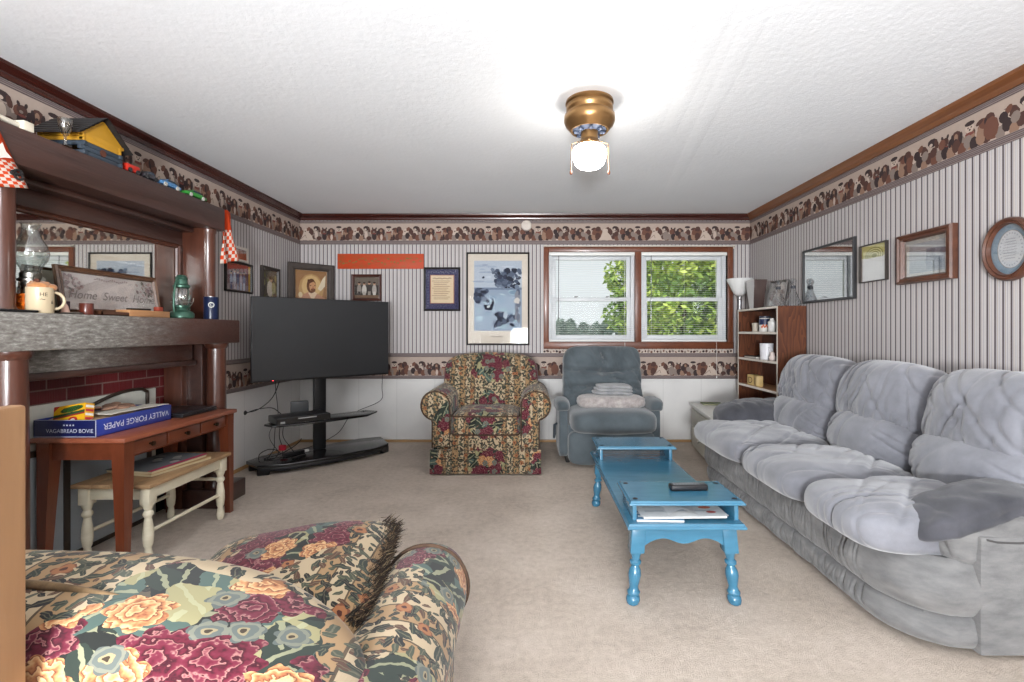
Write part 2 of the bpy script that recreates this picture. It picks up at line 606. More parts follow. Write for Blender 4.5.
PX, PY = stripe_paper('striped_wallpaper_back', 0), stripe_paper('striped_wallpaper_side', 1)
M_plain = flat((206, 200, 192), 0.8)
M_rail = NT('taupe_border_band')
_c = M_rail.coord('Object')
_s = M_rail.n('SeparateXYZ', None, Vector=_c).outputs[2]
_st = M_rail.m('FRACT', M_rail.m('DIVIDE', M_rail.m('ADD', _s, 5.0), 0.019))
M_rail = M_rail.fin(M_rail.ramp(_st, [(0, srgb((92, 76, 74))), (0.3, srgb((124, 112, 112))), (0.55, srgb((74, 58, 58))), (0.75, srgb((136, 124, 120)))], 'CONSTANT'), 0.6)
M_crown = wood('red_brown_crown_moulding', (40, 14, 12), (74, 32, 24), (1.2, 1.2, 30), 0.25, 0.3)
M_crown_oak = wood('honey_brown_crown_moulding', (84, 46, 26), (140, 90, 54), (30, 1.2, 30), 0.28, 0.35)
M_casing = wood('red_brown_window_casing', (82, 44, 28), (128, 74, 50), (6, 30, 6), 0.35, 0.2)
M_oakstrip = wood('oak_floor_strip', (150, 112, 70), (186, 148, 100), (2, 30, 30), 0.5)

WX0, WX1, WZ0, WZ1 = 0.20, 2.10, 1.065, 2.02           # window opening
LOW, TOP = 0.68, 2.10                                   # paneling height, underside of the dog border

b = B()
b.box(XL - .12, XR + .12, YR - .12, YB + .12, -0.10, 0.0)
struct(b.build('floor', M_carpet))
b = B()
b.box(XL - .12, XR + .12, YR - .12, YB + .12, ZC, ZC + .10)
for x0, y0, x1, y1 in ((0.9, 1.9, 1.34, 5.0), (0.86, 3.0, 0.6, 0.4)):        # plastered sheet joints: faint long ridges
    d = Vector((x1 - x0, y1 - y0, 0)).normalized()
    nn = Vector((-d.y, d.x, 0))
    b.skin([[Vector((x0, y0, ZC)) - nn * .05, Vector((x0, y0, ZC - .004)), Vector((x0, y0, ZC)) + nn * .05],
            [Vector((x1, y1, ZC)) - nn * .05, Vector((x1, y1, ZC - .004)), Vector((x1, y1, ZC)) + nn * .05]])
struct(b.build('ceiling', M_ceiling))

b = B()
b.box(XL - .12, XL, YR, YB, LOW + .15, ZC, mi=0)
b.box(XL - .12, XL, YR, YB, 0, LOW + .15, mi=1)
struct(b.build('wall_left', [PY, M_panel]))
b = B()
b.box(XR, XR + .12, YR, YB, LOW + .15, ZC, mi=0)
b.box(XR, XR + .12, YR, YB, 0, LOW + .15, mi=1)
struct(b.build('wall_right', [PY, M_panel]))
b = B()
b.box(XL - .12, XR + .12, YB, YB + .12, 0, LOW + .15, mi=1)
b.box(XL - .12, XR + .12, YB, YB + .12, LOW + .15, WZ0, mi=0)
b.box(XL - .12, XR + .12, YB, YB + .12, WZ1, ZC, mi=0)
b.box(XL - .12, WX0, YB, YB + .12, WZ0, WZ1, mi=0)
b.box(WX1, XR + .12, YB, YB + .12, WZ0, WZ1, mi=0)
struct(b.build('wall_back', [PX, M_panel]))
b = B()
b.box(XL - .12, XR + .12, YR - .12, YR, 0, ZC)
struct(b.build('wall_rear', M_plain))

# ---- dog border wallpaper
DB, DR, DT, DK, CR, GY, RB = (84, 60, 54), (112, 76, 64), (150, 120, 102), (62, 50, 50), (196, 178, 164), (138, 124, 116), (122, 70, 64)


def dog_motif(a, o, k=1.0, only=None):
    """six sitting dogs, 0.53 m long, 0.153 m high"""
    def e(x, y, rx, ry, c, rot=0, n=9):
        a.ell(o + x, y * k, rx, ry * k, c, rot, n)
    for i in range(15):                                   # ground shadow and rear dogs that close the gaps
        e(-.06 + i * .0355, .030 + .016 * math.sin(i * 2.7), .026, .036, (DB, DR, GY, DK, DT)[i % 5], .2 * math.sin(i))
    for i in range(9):
        e(-.03 + i * .059, .074 + .014 * math.sin(i * 1.9), .024, .03, (DR, DK, GY, DB)[i % 4], .3 * math.cos(i))
    # big pale dog lying in front of a dark one
    e(-.035, .062, .042, .06, DR); e(-.045, .118, .028, .028, DB); e(.06, .088, .05, .045, DB, -.5); e(-.05, .04, .03, .04, DB)
    a.poly([(o - .045, 0), (o + .105, 0), (o + .085, .05 * k), (o + .035, .105 * k), (o + .0, .085 * k), (o - .02, .03 * k)], CR)
    e(.03, .098, .03, .026, CR, .4); e(.052, .118, .016, .026, DR, -.6); e(.018, .094, .008, .006, DK)
    a.line([(o - .03, .01 * k), (o + .02, .055 * k), (o + .03, .02 * k)], .006, GY)
    # grey-white dog with dark head
    e(.145, .045, .035, .05, GY); e(.135, .055, .018, .04, CR); e(.14, .125, .036, .025, DK, -.2); e(.165, .11, .014, .03, DB, .3)
    e(.128, .115, .012, .01, CR); e(.165, .02, .028, .022, DB)
    # small dark terrier
    e(.222, .042, .026, .045, DK); e(.222, .095, .026, .026, DB); e(.205, .122, .008, .014, DK, .3); e(.24, .122, .008, .014, DK, -.3)
    e(.222, .068, .02, .007, RB); e(.218, .086, .01, .008, GY)
    # brown long eared hound
    e(.295, .045, .036, .048, DR); e(.295, .1, .03, .03, DB); e(.272, .085, .011, .034, DK, .1); e(.322, .082, .011, .034, DK, -.1)
    e(.293, .095, .012, .02, DT); e(.298, .03, .014, .032, CR); e(.292, .082, .007, .006, DK)
    # grey dog with cap and scarf
    e(.375, .05, .034, .055, DT); e(.375, .112, .027, .026, CR); e(.375, .137, .03, .013, DK); e(.375, .082, .028, .009, RB)
    e(.356, .03, .012, .035, GY); e(.366, .115, .005, .004, DK); e(.385, .115, .005, .004, DK); e(.376, .103, .006, .005, DK)
    # tan pointer in profile
    e(.445, .05, .032, .052, DT); e(.452, .105, .025, .03, DR, .4); e(.432, .118, .024, .012, DB, .5); e(.468, .1, .01, .028, DK, .2)
    e(.43, .028, .012, .034, DK); e(.41, .018, .016, .02, DB); e(.455, .016, .02, .016, DB)


def border(name, mp, s0, s1, z0, zd, h, zt, start=0.0, horiz='x'):
    """paper strip z0..zt with dogs standing at zd, running s0..s1"""
    mats = [flat((178, 160, 148), 0.7), M_rail]
    b = B()
    def strip(za, zb, mi, t):
        b.skin([[mp(s0, za, t), mp(s1, za, t)], [mp(s0, zb, t), mp(s1, zb, t)]], mi)
    strip(z0, zt, 0, .0003)
    a = Art()
    s = s0 + start
    k = h / .153
    while s < s1 + .1:
        dog_motif(a, s, k)
        s += .53
    a.into(b, lambda x, y, t: mp(x, zd + y, t), mats, clip=(s0, s1, -1, 9), mod=73, step=.00004)
    struct(b.build(name, mats))


mpB = lambda s, z, t: Vector((XL + s, YB - t, z))
mpL = lambda s, z, t: Vector((XL + t, YR + s, z))
mpR = lambda s, z, t: Vector((XR - t, YB - s, z))
WB, WS = XR - XL, YB - YR
border('trim_1', mpB, 0, WB, 2.14, 2.148, .152, 2.33, .04)
border('trim_2', mpL, 0, WS, 2.14, 2.148, .152, 2.33, .13)
border('trim_3', mpR, 0, WS, 2.14, 2.148, .152, 2.33, .06)
border('trim_4', mpB, 0, WB, .70, .712, .150, .91, .10)
border('trim_5', mpL, 0, WS, .70, .712, .150, .91, .20)
border('trim_6', mpR, 0, WS, .70, .712, .150, .91, .30)
a = Art()
for i in range(62):
    a.ell(.155 + 2.449 + i * .0325, .962 + .006 * math.sin(i * 2.3), .013, .012 + .006 * math.sin(i * 1.7), (DK, DB, GY, DR)[i % 4], i, 7)
b = B()
mats = [flat((200, 186, 174), .7)]
b.skin([[mpB(2.449 + .14, .945, .0004), mpB(2.449 + 2.16, .945, .0004)], [mpB(2.449 + .14, .985, .0004), mpB(2.449 + 2.16, .985, .0004)]])
a.into(b, mpB, mats)
struct(b.build('trim_7', mats))


def rail_run(nm, mp, s1, za, zb, th, mat):
    """moulding: bulged profile extruded along a wall"""
    prof = [(za, 0), (za, th * .6), (za + (zb - za) * .25, th), (za + (zb - za) * .6, th * .75), (zb, th * .95), (zb, 0)]
    b = B()
    b.skin([[mp(0, z, t) for z, t in prof], [mp(s1, z, t) for z, t in prof]])
    struct(b.build(nm, mat, angle=30))


i = 8
for mp, L in ((mpB, WB), (mpL, WS), (mpR, WS)):
    for za, zb, th in ((2.10, 2.142, .008), (2.325, 2.352, .006), (.672, .706, .014), (.905, .945, .012)):
        rail_run('trim_%d' % i, mp, L, za, zb, th, M_rail)
        i += 1
for mp, L, m in ((mpB, WB, M_crown), (mpL, WS, M_crown), (mpR, WS, M_crown_oak)):
    prof = [(2.355, 0), (2.355, .012), (2.368, .018), (2.38, .02), (2.392, .034), (2.405, .046), (2.42, .05)]
    b = B()
    b.skin([[mp(0, z, t) for z, t in prof], [mp(L, z, t) for z, t in prof]])
    struct(b.build('trim_%d' % i, m, angle=25))
    i += 1
b = B()
b.box(XL, XR, YB - .014, YB, 0, .026, bev=.004)
struct(b.build('baseboard_back', M_oakstrip))
b = B()
b.box(XL, XL + .012, 3.6, YB, 0, .03, bev=.003)
struct(b.build('baseboard_left', M_oakstrip))

# ---- the double window in the back wall
M_vinyl = flat((228, 230, 233), 0.35)
M_pane = clear_glass('window_glass', (0.97, 0.99, 0.98, 1), 0.003)
XM0, XM1 = 1.118, 1.182                                  # centre mullion
b = B()
b.box(WX0 - .055, WX0, YB - .022, YB + .10, WZ0 - .02, WZ1 + .055, bev=.004)
b.box(WX1, WX1 + .055, YB - .022, YB + .10, WZ0 - .02, WZ1 + .055, bev=.004)
b.box(XM0, XM1, YB - .020, YB + .10, WZ0, WZ1, bev=.004)
b.box(WX0, WX1, YB - .022, YB + .10, WZ1, WZ1 + .055, bev=.004)
b.box(WX0 - .055, WX1 + .055, YB - .030, YB + .10, WZ0 - .075, WZ0, bev=.006)
struct(b.build('trim_%d' % i, M_casing))


def window(nm, x0, x1):
    y = YB + .035
    b = B()
    for (a0, a1, c0, c1) in ((x0, x0 + .035, WZ0, WZ1), (x1 - .035, x1, WZ0, WZ1), (x0 + .035, x1 - .035, WZ0, WZ0 + .03), (x0 + .035, x1 - .035, WZ1 - .035, WZ1)):
        b.box(a0, a1, y, y + .08, c0, c1, bev=.003)
    fr = struct(b.build(nm, M_vinyl, origin=(x0, y, WZ0)))
    zm = 1.52
    for part, z0, z1, yy in (('lower_sash', WZ0 + .03, zm + .02, y + .012), ('upper_sash', zm - .02, WZ1 - .035, y + .042)):
        b = B()
        l, r = x0 + .036, x1 - .036
        w = .042
        b.box(l, l + w, yy, yy + .028, z0, z1, bev=.004)
        b.box(r - w, r, yy, yy + .028, z0, z1, bev=.004)
        b.box(l + w, r - w, yy, yy + .028, z0, z0 + .04, bev=.004)
        b.box(l + w, r - w, yy, yy + .028, z1 - .04, z1, bev=.004)
        sash = b.build(part, M_vinyl, fr)
        b = B()
        b.box(l + w - .004, r - w + .004, yy + .011, yy + .015, z0 + .036, z1 - .036)
        b.build('pane', M_pane, sash)
        if part == 'lower_sash':
            for k in (.3, .7):
                xx = l + (r - l) * k
                b = B()
                b.lathe([(.014, 0), (.014, .008), (.009, .014)], (xx, yy + .012, z1), 12)
                b.box(xx - .004, xx + .03, yy + .004, yy + .018, z1 + .006, z1 + .014, bev=.003)
                b.build('sash_lock', flat((120, 122, 122), .4), sash)


window('window_1', WX0, XM0)
window('window_2', XM1, WX1)

# ---- outdoors
M_lawn = NT('lawn')
_n = M_lawn.noise(M_lawn.coord('Object'), 3, 5, 0.7)
M_lawn = M_lawn.fin(M_lawn.mix(_n, srgb((104, 118, 78)), srgb((140, 148, 108))), 0.95, 0, 0.1)
b = B()
b.box(-90, 90, YB + .4, 160, -.7, -.55)
g = b.build('lawn', M_lawn)
g['kind'] = 'structure'

M_leafs = []
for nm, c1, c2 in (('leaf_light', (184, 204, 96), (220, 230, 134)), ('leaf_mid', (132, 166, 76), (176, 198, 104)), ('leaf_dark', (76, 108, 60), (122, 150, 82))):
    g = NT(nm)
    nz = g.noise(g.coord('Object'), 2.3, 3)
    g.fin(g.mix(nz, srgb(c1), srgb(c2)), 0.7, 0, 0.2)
    g.p.inputs['Transmission Weight'].default_value = 0.0
    M_leafs.append(g.mat)


def leafy(rnd, t, c, rad, n, size):
    vs = []
    for k in range(n):
        d = Vector((rnd.gauss(0, 1), rnd.gauss(0, 1), rnd.gauss(0, 1))).normalized()
        lump = 0.86 + 0.34 * fbm(d.x * 2.2 + c[0], d.y * 2.2, d.z * 2.2)
        r = lump * (0.55 + 0.45 * rnd.random() ** 0.5)
        p = Vector((c[0] + d.x * rad[0] * r, c[1] + d.y * rad[1] * r, c[2] + d.z * rad[2] * r))
        a = Vector((rnd.uniform(-1, 1), rnd.uniform(-1, 1), rnd.uniform(-1, .5))).normalized()
        w = a.cross(Vector((rnd.uniform(-1, 1), rnd.uniform(-1, 1), rnd.uniform(-1, 1)))).normalized()
        s = size * rnd.uniform(.6, 1.3)
        q = [t.verts.new(p - a * s), t.verts.new(p + w * s * .45 - a * s * .1), t.verts.new(p + a * s), t.verts.new(p - w * s * .45 - a * s * .1)]
        f = t.faces.new(q)
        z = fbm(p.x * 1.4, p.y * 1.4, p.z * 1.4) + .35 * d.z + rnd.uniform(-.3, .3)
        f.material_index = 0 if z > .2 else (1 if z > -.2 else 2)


def tree(nm, label, cat, base, c, rad, n, size, seed, trunk=.14, group=None, leaves=None):
    t = thing(nm, label, cat, base, 0, group)
    rnd = random.Random(seed)
    tm = bmesh.new()
    leafy(rnd, tm, c, rad, n, size)
    b = B()
    b.add(tm, None)
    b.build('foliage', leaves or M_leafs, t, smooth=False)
    b = B()
    b.tube([base, (base[0] + .04, base[1], base[2] + .6), (c[0], c[1], c[2] - rad[2] * .3), (c[0] + .1, c[1], c[2] + rad[2] * .4)], [trunk, trunk * .8, trunk * .6, trunk * .25], 10)
    b.build('trunk', flat((92, 76, 60), .9), t)
    return t


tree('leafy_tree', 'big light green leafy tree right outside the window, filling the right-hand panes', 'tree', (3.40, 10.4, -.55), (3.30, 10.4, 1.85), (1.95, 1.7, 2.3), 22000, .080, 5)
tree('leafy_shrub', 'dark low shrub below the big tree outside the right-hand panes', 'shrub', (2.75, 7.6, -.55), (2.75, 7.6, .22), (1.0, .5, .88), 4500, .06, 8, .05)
M_far_haze = [flat((146, 166, 156), .9), flat((130, 150, 142), .9), flat((116, 138, 132), .9)]  # distance haze painted into the pale leaf colours
for k in range(9):
    x = 2.2 + k * 1.5 + .1 * math.sin(k * 2.1)
    tree('distant_tree', 'small pale far-off tree in the row on the horizon, seen through the left-hand panes', 'tree', (x, 60, -.55), (x, 60, 1.25 + .25 * math.sin(k * 1.3)), (.85, .6, 1.35), 1300, .24, 30 + k, .1, 'far-off trees on the horizon', M_far_haze)

# ================================================================ FIREPLACE MANTEL ON THE LEFT WALL
M_mantel = wood('dark_mantel_wood', (40, 24, 20), (78, 50, 42), (22, 1.6, 22), 0.34, 0.25, 0.35, spec=.5)
M_mantel_col = wood('mantel_column_wood', (52, 27, 19), (96, 56, 42), (20, 20, 1.8), 0.28, 0.35, 0.15)
M_sheen_shelf = NT('shelf_wood_painted_sheen')
_v = M_sheen_shelf.coord('Object', scale=(16, 2.5, 16))
_n1 = M_sheen_shelf.noise(_v, 1.6, 5, .7)
_n2 = M_sheen_shelf.noise(M_sheen_shelf.coord('Object', scale=(30, 9, 30)), 2.4, 5, .75)
_y = M_sheen_shelf.n('SeparateXYZ', None, Vector=M_sheen_shelf.coord('Object')).outputs[1]
_w = M_sheen_shelf.m('MULTIPLY_ADD', M_sheen_shelf.m('ADD', _y, M_sheen_shelf.m('MULTIPLY', _n1, .5)), -1.9, 1.0, clamp=True)    # grey window sheen painted into the colour of the near half
_b = M_sheen_shelf.mix(_n1, srgb((56, 32, 26)), srgb((98, 62, 50)))
_g2 = M_sheen_shelf.ramp(_n2, [(.3, srgb((82, 74, 68))), (.52, srgb((128, 124, 118))), (.7, srgb((178, 176, 168)))])
M_sheen_shelf.bump(M_sheen_shelf.m('ADD', _n2, _n1), .7, .006)
M_sheen_shelf = M_sheen_shelf.fin(M_sheen_shelf.mix(_w, _b, _g2), .34, 0, .5, .3)
M_brick = NT('dark_red_brick')
_v = M_brick.coord('Object', rot=(PI / 2, 0, PI / 2))
_br = M_brick.n('TexBrick', {'offset': .5}, Vector=M_brick.coord('UV'), Color1=srgb((96, 26, 30)), Color2=srgb((122, 40, 42)), Mortar=srgb((146, 120, 112)), Scale=1.0, i5=.006)
_br.inputs['Mortar Size'].default_value = .004
_br.inputs['Brick Width'].default_value = .21
_br.inputs['Row Height'].default_value = .068
_str = M_brick.noise(M_brick.coord('Object', scale=(1, 160, 6)), 1, 3)
M_brick.bump(_str, .6, .006)
M_brick = M_brick.fin(M_brick.mix(M_brick.m('MULTIPLY', _str, .55), _br.outputs[0], srgb((60, 16, 20))), .5, 0, .4)
M_mirror = NT('old_mirror')
M_mirror = M_mirror.fin(srgb((226, 226, 220)), .02, 1.0)
M_soot = flat((16, 14, 14), .95)

YC0, YC1 = 1.97, 3.27
man = thing('fireplace_mantel', 'dark stained wooden fireplace mantel with round columns and overmantel mirror against the left wall', 'fireplace', (-2.30, 2.62, 0))
b = B()
b.box(XL + .002, -2.125, 1.62, 3.345, 1.872, 2.028, bev=.006)
b.build('header_beam', M_mantel, man)
b = B()
b.box(XL + .002, -2.26, 1.66, 3.33, 1.842, 1.872, bev=.006)
b.box(XL + .002, -2.335, 1.75, 3.30, 1.755, 1.845, bev=.004)
b.build('frieze_board', M_mantel, man)
b = B()
b.box(XL + .002, -2.36, 1.80, 3.30, 1.258, 1.80)
b.build('back_panel', M_mantel, man)
for y0, y1 in ((1.80, 2.16), (3.20, 3.30)):
    b = B()
    b.box(-2.37, -2.33, y0, y1, 1.258, 1.756, bev=.004)
    b.build('mirror_side_panel', M_mantel, man)


def ring_frame(b, y0, y1, z0, z1, prof, mi=0, front='x+', base=0.0):
    """mitred frame with a profile [(inset, height)] lying in the y-z plane facing +x"""
    rows = []
    for ins, h in prof:
        rows.append([Vector((base + h, y0 + ins, z0 + ins)), Vector((base + h, y1 - ins, z0 + ins)), Vector((base + h, y1 - ins, z1 - ins)), Vector((base + h, y0 + ins, z1 - ins))])
    b.skin(rows, mi, close_u=True)


b = B()
ring_frame(b, 2.155, 3.205, 1.258, 1.756, [(0, 0), (0, .022), (.008, .028), (.016, .020), (.024, .020), (.030, .010)], base=-2.356)
b.build('mirror_frame', M_mantel_col, man, angle=25)
b = B()
b.box(-2.352, -2.348, 2.18, 3.18, 1.28, 1.732)
b.build('mirror_glass', M_mirror, man)
for y0, y1 in ((1.93, 2.0), (3.225, 3.30)):
    b = B()
    b.box(XL + .002, -2.19, y0, y1, 1.256, 1.873, bev=.003)
    b.build('column_return', M_mantel_col, man)
for y in (YC0 + .02, YC1):
    b = B()
    b.lathe([(.046, 1.258), (.046, 1.275), (.041, 1.285), (.041, 1.84), (.046, 1.85), (.046, 1.873)], (-2.19, y, 0), 28)
    b.build('upper_column', M_mantel_col, man)
b = B()
b.box(XL + .002, -2.05, 1.62, 3.393, 1.098, 1.256, bev=.007)
b.build('mantel_shelf', M_sheen_shelf, man)
b = B()
b.box(XL + .002, -2.235, 1.75, 3.18, .985, 1.098, bev=.004)
b.build('lower_frieze', M_sheen_shelf, man)
b = B()
b.box(XL + .002, -2.215, 1.75, 3.19, .955, .99, bev=.008)
b.build('frieze_moulding', M_mantel, man)
for y in (YC0, YC1):
    b = B()
    b.lathe([(.068, .12), (.068, .15), (.060, .165), (.058, .60), (.055, 1.06), (.064, 1.07), (.070, 1.085), (.070, 1.10)], (-2.135, y, 0), 32)
    b.build('lower_column', M_mantel_col, man)
    b = B()
    b.box(-2.32, -2.055, y - .09, y + .20 if y > 3 else y + .09, 0, .125, bev=.006)
    b.build('column_plinth', M_mantel, man)
    b = B()
    b.box(XL + .002, -2.20, y - .05, y + .06, 0, 1.10, bev=.004)
    b.build('column_backing', M_mantel, man)
b = B()
b.box(-2.42, -2.30, 3.168, 3.225, 0, .955, bev=.006)
b.build('pilaster', M_mantel_col, man)
b = B()
b.box(XL + .002, -2.428, 2.02, 3.22, .62, .96)
b.build('brick_surround', M_brick, man, smooth=False)
b = B()
b.box(XL + .002, -2.432, 2.02, 3.22, 0, .62)
b.build('firebox', M_soot, man)

# ---- white headboard-like panel and glazed frame leaning behind the desk
M_cream = wood('chipped_cream_paint', (206, 196, 168), (234, 226, 204), (6, 6, 20), .45, .1, .15)
M_chalk = flat((216, 216, 206), .6)
M_dkframe = wood('dark_frame_wood', (28, 22, 18), (66, 52, 42), (20, 20, 4), .35, .2)
t = thing('panel_board', 'white wooden panel with an arched dark moulding, standing behind the desk against the bricks', 'panel', (-2.405, 2.75, 0))
b = B()
b.box(-2.424, -2.408, 2.06, 3.09, 0, .815, bev=.003)
b.build('board', M_chalk, t)
b = B()
pts = [(-2.400, 2.45 + .56 * k / 14, .70 + .125 * math.sin(PI * min(1.0, (k / 14) * .62)) if k < 14 else .80) for k in range(15)]
b.tube(pts, .010, 8)
b.tube([(-2.400, 3.01, .80), (-2.400, 3.015, .6)], .010, 8)
b.build('arched_moulding', M_dkframe, t)
M_bluegrey = NT('dusty_blue_grey_glass')
_n = M_bluegrey.noise(M_bluegrey.coord('Object'), 6, 4)
M_bluegrey = M_bluegrey.fin(M_bluegrey.mix(_n, srgb((144, 152, 157)), srgb((176, 182, 186))), .5, 0, .4)
t = thing('framed_board', 'large blue-grey framed board standing on the floor behind the white bench', 'board', (-2.37, 2.55, 0))
b = B()
b.box(-2.404, -2.392, 2.12, 3.0, .01, .58)
b.build('blue_grey_sheet', M_bluegrey, t)
b = B()
for y0, y1, z0, z1 in ((2.08, 3.03, 0, .025), (2.08, 3.03, .57, .60), (2.08, 2.115, 0, .6), (2.995, 3.03, 0, .6), (2.46, 2.495, 0, .6)):
    b.box(-2.407, -2.386, y0, y1, z0, z1, bev=.003)
b.build('frame', M_dkframe, t)

# ---- red-brown writing desk
M_desk = wood('cherry_red_desk_wood', (88, 42, 24), (126, 65, 41), (18, 2.2, 18), .3, .3, .12)
M_desktop = wood('worn_desk_top', (118, 56, 36), (164, 96, 68), (18, 2.2, 18), .38, .2, .15)
M_deskleg = wood('cherry_red_desk_leg', (88, 42, 24), (126, 65, 41), (18, 18, 2.2), .3, .3, .12)
M_darkmetal = metal('dark_bronze', (60, 48, 38), .4)
DX0, DX1, DY0, DY1, DZ = -2.385, -1.93, 2.285, 3.165, .668
desk = thing('writing_desk', 'narrow red-brown wooden desk with slim drawers, tapered legs, standing in front of the fireplace', 'desk', ((DX0 + DX1) / 2, (DY0 + DY1) / 2, 0))
b = B()
b.box(DX0, DX1, DY0, DY1, DZ - .024, DZ, bev=.005)
b.build('desk_top', M_desktop, desk)
b = B()
b.box(DX0 + .03, DX0 + .048, DY0 + .05, DY1 - .05, DZ - .11, DZ - .024)
b.box(DX0 + .04, DX1 - .035, DY0 + .028, DY0 + .046, DZ - .11, DZ - .024)
b.box(DX0 + .04, DX1 - .035, DY1 - .046, DY1 - .028, DZ - .11, DZ - .024)
b.box(DX1 - .055, DX1 - .037, DY0 + .05, DY1 - .05, DZ - .11, DZ - .024)
b.build('apron', M_desk, desk)
for y0, y1 in ((DY0 + .07, DY0 + .30), (DY0 + .315, DY0 + .56), (DY0 + .575, DY1 - .08)):
    b = B()
    b.box(DX1 - .042, DX1 - .026, y0, y1, DZ - .098, DZ - .034, bev=.004)
    dr = b.build('drawer', M_desk, desk)
    b = B()
    ym = (y0 + y1) / 2
    b.lathe([(.006, 0), (.006, .010), (.013, .016), (.012, .024), (.004, .027)], seg=14, M=Matrix.Translation((DX1 - .026, ym, DZ - .066)) @ Matrix.Rotation(PI / 2, 4, 'Y'))
    b.build('knob', M_darkmetal, dr)
for x, sx in ((DX0 + .05, -1), (DX1 - .045, 1)):
    for y, sy in ((DY0 + .045, -1), (DY1 - .045, 1)):
        b = B()
        rows = []
        for z, w, o in ((0, .017, .012), (.3, .024, .006), (DZ - .12, .030, 0), (DZ - .024, .031, 0)):
            cx, cy = x + sx * o, y + sy * o
            rows.append([Vector((cx - w, cy - w, z)), Vector((cx + w, cy - w, z)), Vector((cx + w, cy + w, z)), Vector((cx - w, cy + w, z))])
        b.skin(rows, close_u=True)
        b.build('leg', M_deskleg, desk, smooth=False)

# ---- cream bench with plank top under the desk
M_bench = wood('pale_worn_plank_top', (132, 98, 66), (190, 156, 116), (20, 2.2, 20), .5, .05, .3)
BX0, BX1, BY0, BY1, BZ = -2.30, -1.90, 2.40, 3.06, .410
t = thing('bench', 'cream painted bench with worn plank top and turned legs, tucked under the desk', 'bench', ((BX0 + BX1) / 2, (BY0 + BY1) / 2, 0))
b = B()
for k in range(4):
    w = (BX1 - BX0) / 4
    b.box(BX0 + k * w, BX0 + (k + 1) * w - .003, BY0, BY1, BZ - .022, BZ, bev=.004)
b.build('plank_top', M_bench, t)
b = B()
for x0, x1, y0, y1 in ((BX0 + .03, BX0 + .048, BY0 + .04, BY1 - .04), (BX1 - .048, BX1 - .03, BY0 + .04, BY1 - .04), (BX0 + .04, BX1 - .04, BY0 + .03, BY0 + .048), (BX0 + .04, BX1 - .04, BY1 - .048, BY1 - .03)):
    b.box(x0, x1, y0, y1, BZ - .085, BZ - .022, bev=.002)
b.build('apron', M_cream, t)
leg_prof = [(.014, 0), (.020, .012), (.022, .035), (.017, .06), (.014, .075), (.021, .09), (.025, .13), (.024, .17), (.018, .215), (.015, .23), (.024, .245), (.024, .255), (.016, .268), (.022, .285), (.026, .30)]
for x in (BX0 + .045, BX1 - .045):
    for y in (BY0 + .045, BY1 - .045):
        b = B()
        b.lathe(leg_prof, (x, y, 0), 18)
        b.box(x - .026, x + .026, y - .026, y + .026, .298, BZ - .022, bev=.004)
        b.build('leg', M_cream, t)
for x in (BX0 + .045, BX1 - .045):
    b = B()
    b.tube([(x, BY0 + .05, .155), (x, BY1 - .05, .155)], .010, 10)
    b.build('stretcher', M_cream, t)
b = B()
b.tube([(BX0 + .05, BY1 - .045, .25), (BX1 - .05, BY1 - .045, .25)], .010, 10)
b.build('stretcher', M_cream, t)

# ---- reading matter on the bench
def booklet(name, label, cat, c, sx, sy, h, rz, cover, page, art=None, group=None, sag=0.0):
    t = thing(name, label, cat, c, rz, group)
    b = B()
    b.box(-sx / 2, sx / 2, -sy / 2, sy / 2, 0, h * .82)
    b.link('pages', page, t)
    b = B()
    b.box(-sx / 2 - .002, sx / 2 + .002, -sy / 2 - .002, sy / 2 + .002, h * .82, h, bev=.0008)
    mats = [cover]
    if art:
        art.into(b, lambda x, y, q: Vector((x, y, h + q)), mats)
    b.link('cover', mats, t)
    return t


a = Art()
a.rect(-.14, .14, -.19, .19, (112, 118, 122))
for k in range(9):
    a.ell(-.09 + .022 * k, .10 - .03 * (k % 5), .03, .02, ((150, 152, 150), (84, 88, 92), (176, 176, 170))[k % 3], k)
a.rect(.115, .14, -.19, .19, (196, 58, 92))
booklet('magazine', 'large grey magazine with a pink edge, lying open-faced on the white bench', 'magazine', (-2.10, 2.72, BZ + .017), .27, .36, .014, -.12, flat((130, 134, 138), .35), flat((214, 196, 160)), a)
booklet('book', 'thin tan book underneath the grey magazine on the white bench', 'book', (-2.085, 2.735, BZ + .001), .26, .37, .015, -.2, flat((176, 140, 92), .5), flat((206, 188, 150)))

# ---- blue box lid with papers, on the desk
M_blue = NT('blue_printed_cardboard')
_x = M_blue.n('SeparateXYZ', None, Vector=M_blue.coord('Object'))
M_blue = M_blue.fin(srgb((44, 60, 142)), .32, 0, .5)
M_navy = flat((22, 28, 78), .35)
LX0, LX1, LY0, LY1, LZ = -2.385, -2.085, 2.305, 2.79, DZ + .001
lid = thing('box_lid', 'shallow blue cardboard box lid with white upside-down lettering, full of papers on the desk', 'box', ((LX0 + LX1) / 2, (LY0 + LY1) / 2, LZ))
b = B()
h = .083
b.box(LX0, LX1, LY0, LY1, LZ, LZ + .004, mi=0)
b.box(LX1 - .004, LX1, LY0, LY1, LZ, LZ + h, mi=0, bev=.001)
b.box(LX0, LX0 + .004, LY0, LY1, LZ, LZ + h, mi=0, bev=.001)
b.box(LX0, LX1, LY0, LY0 + .004, LZ, LZ + h, mi=1, bev=.001)
b.box(LX0, LX1, LY1 - .004, LY1, LZ, LZ + h, mi=0, bev=.001)
b.build('tray', [M_blue, M_navy], lid)
b = B()
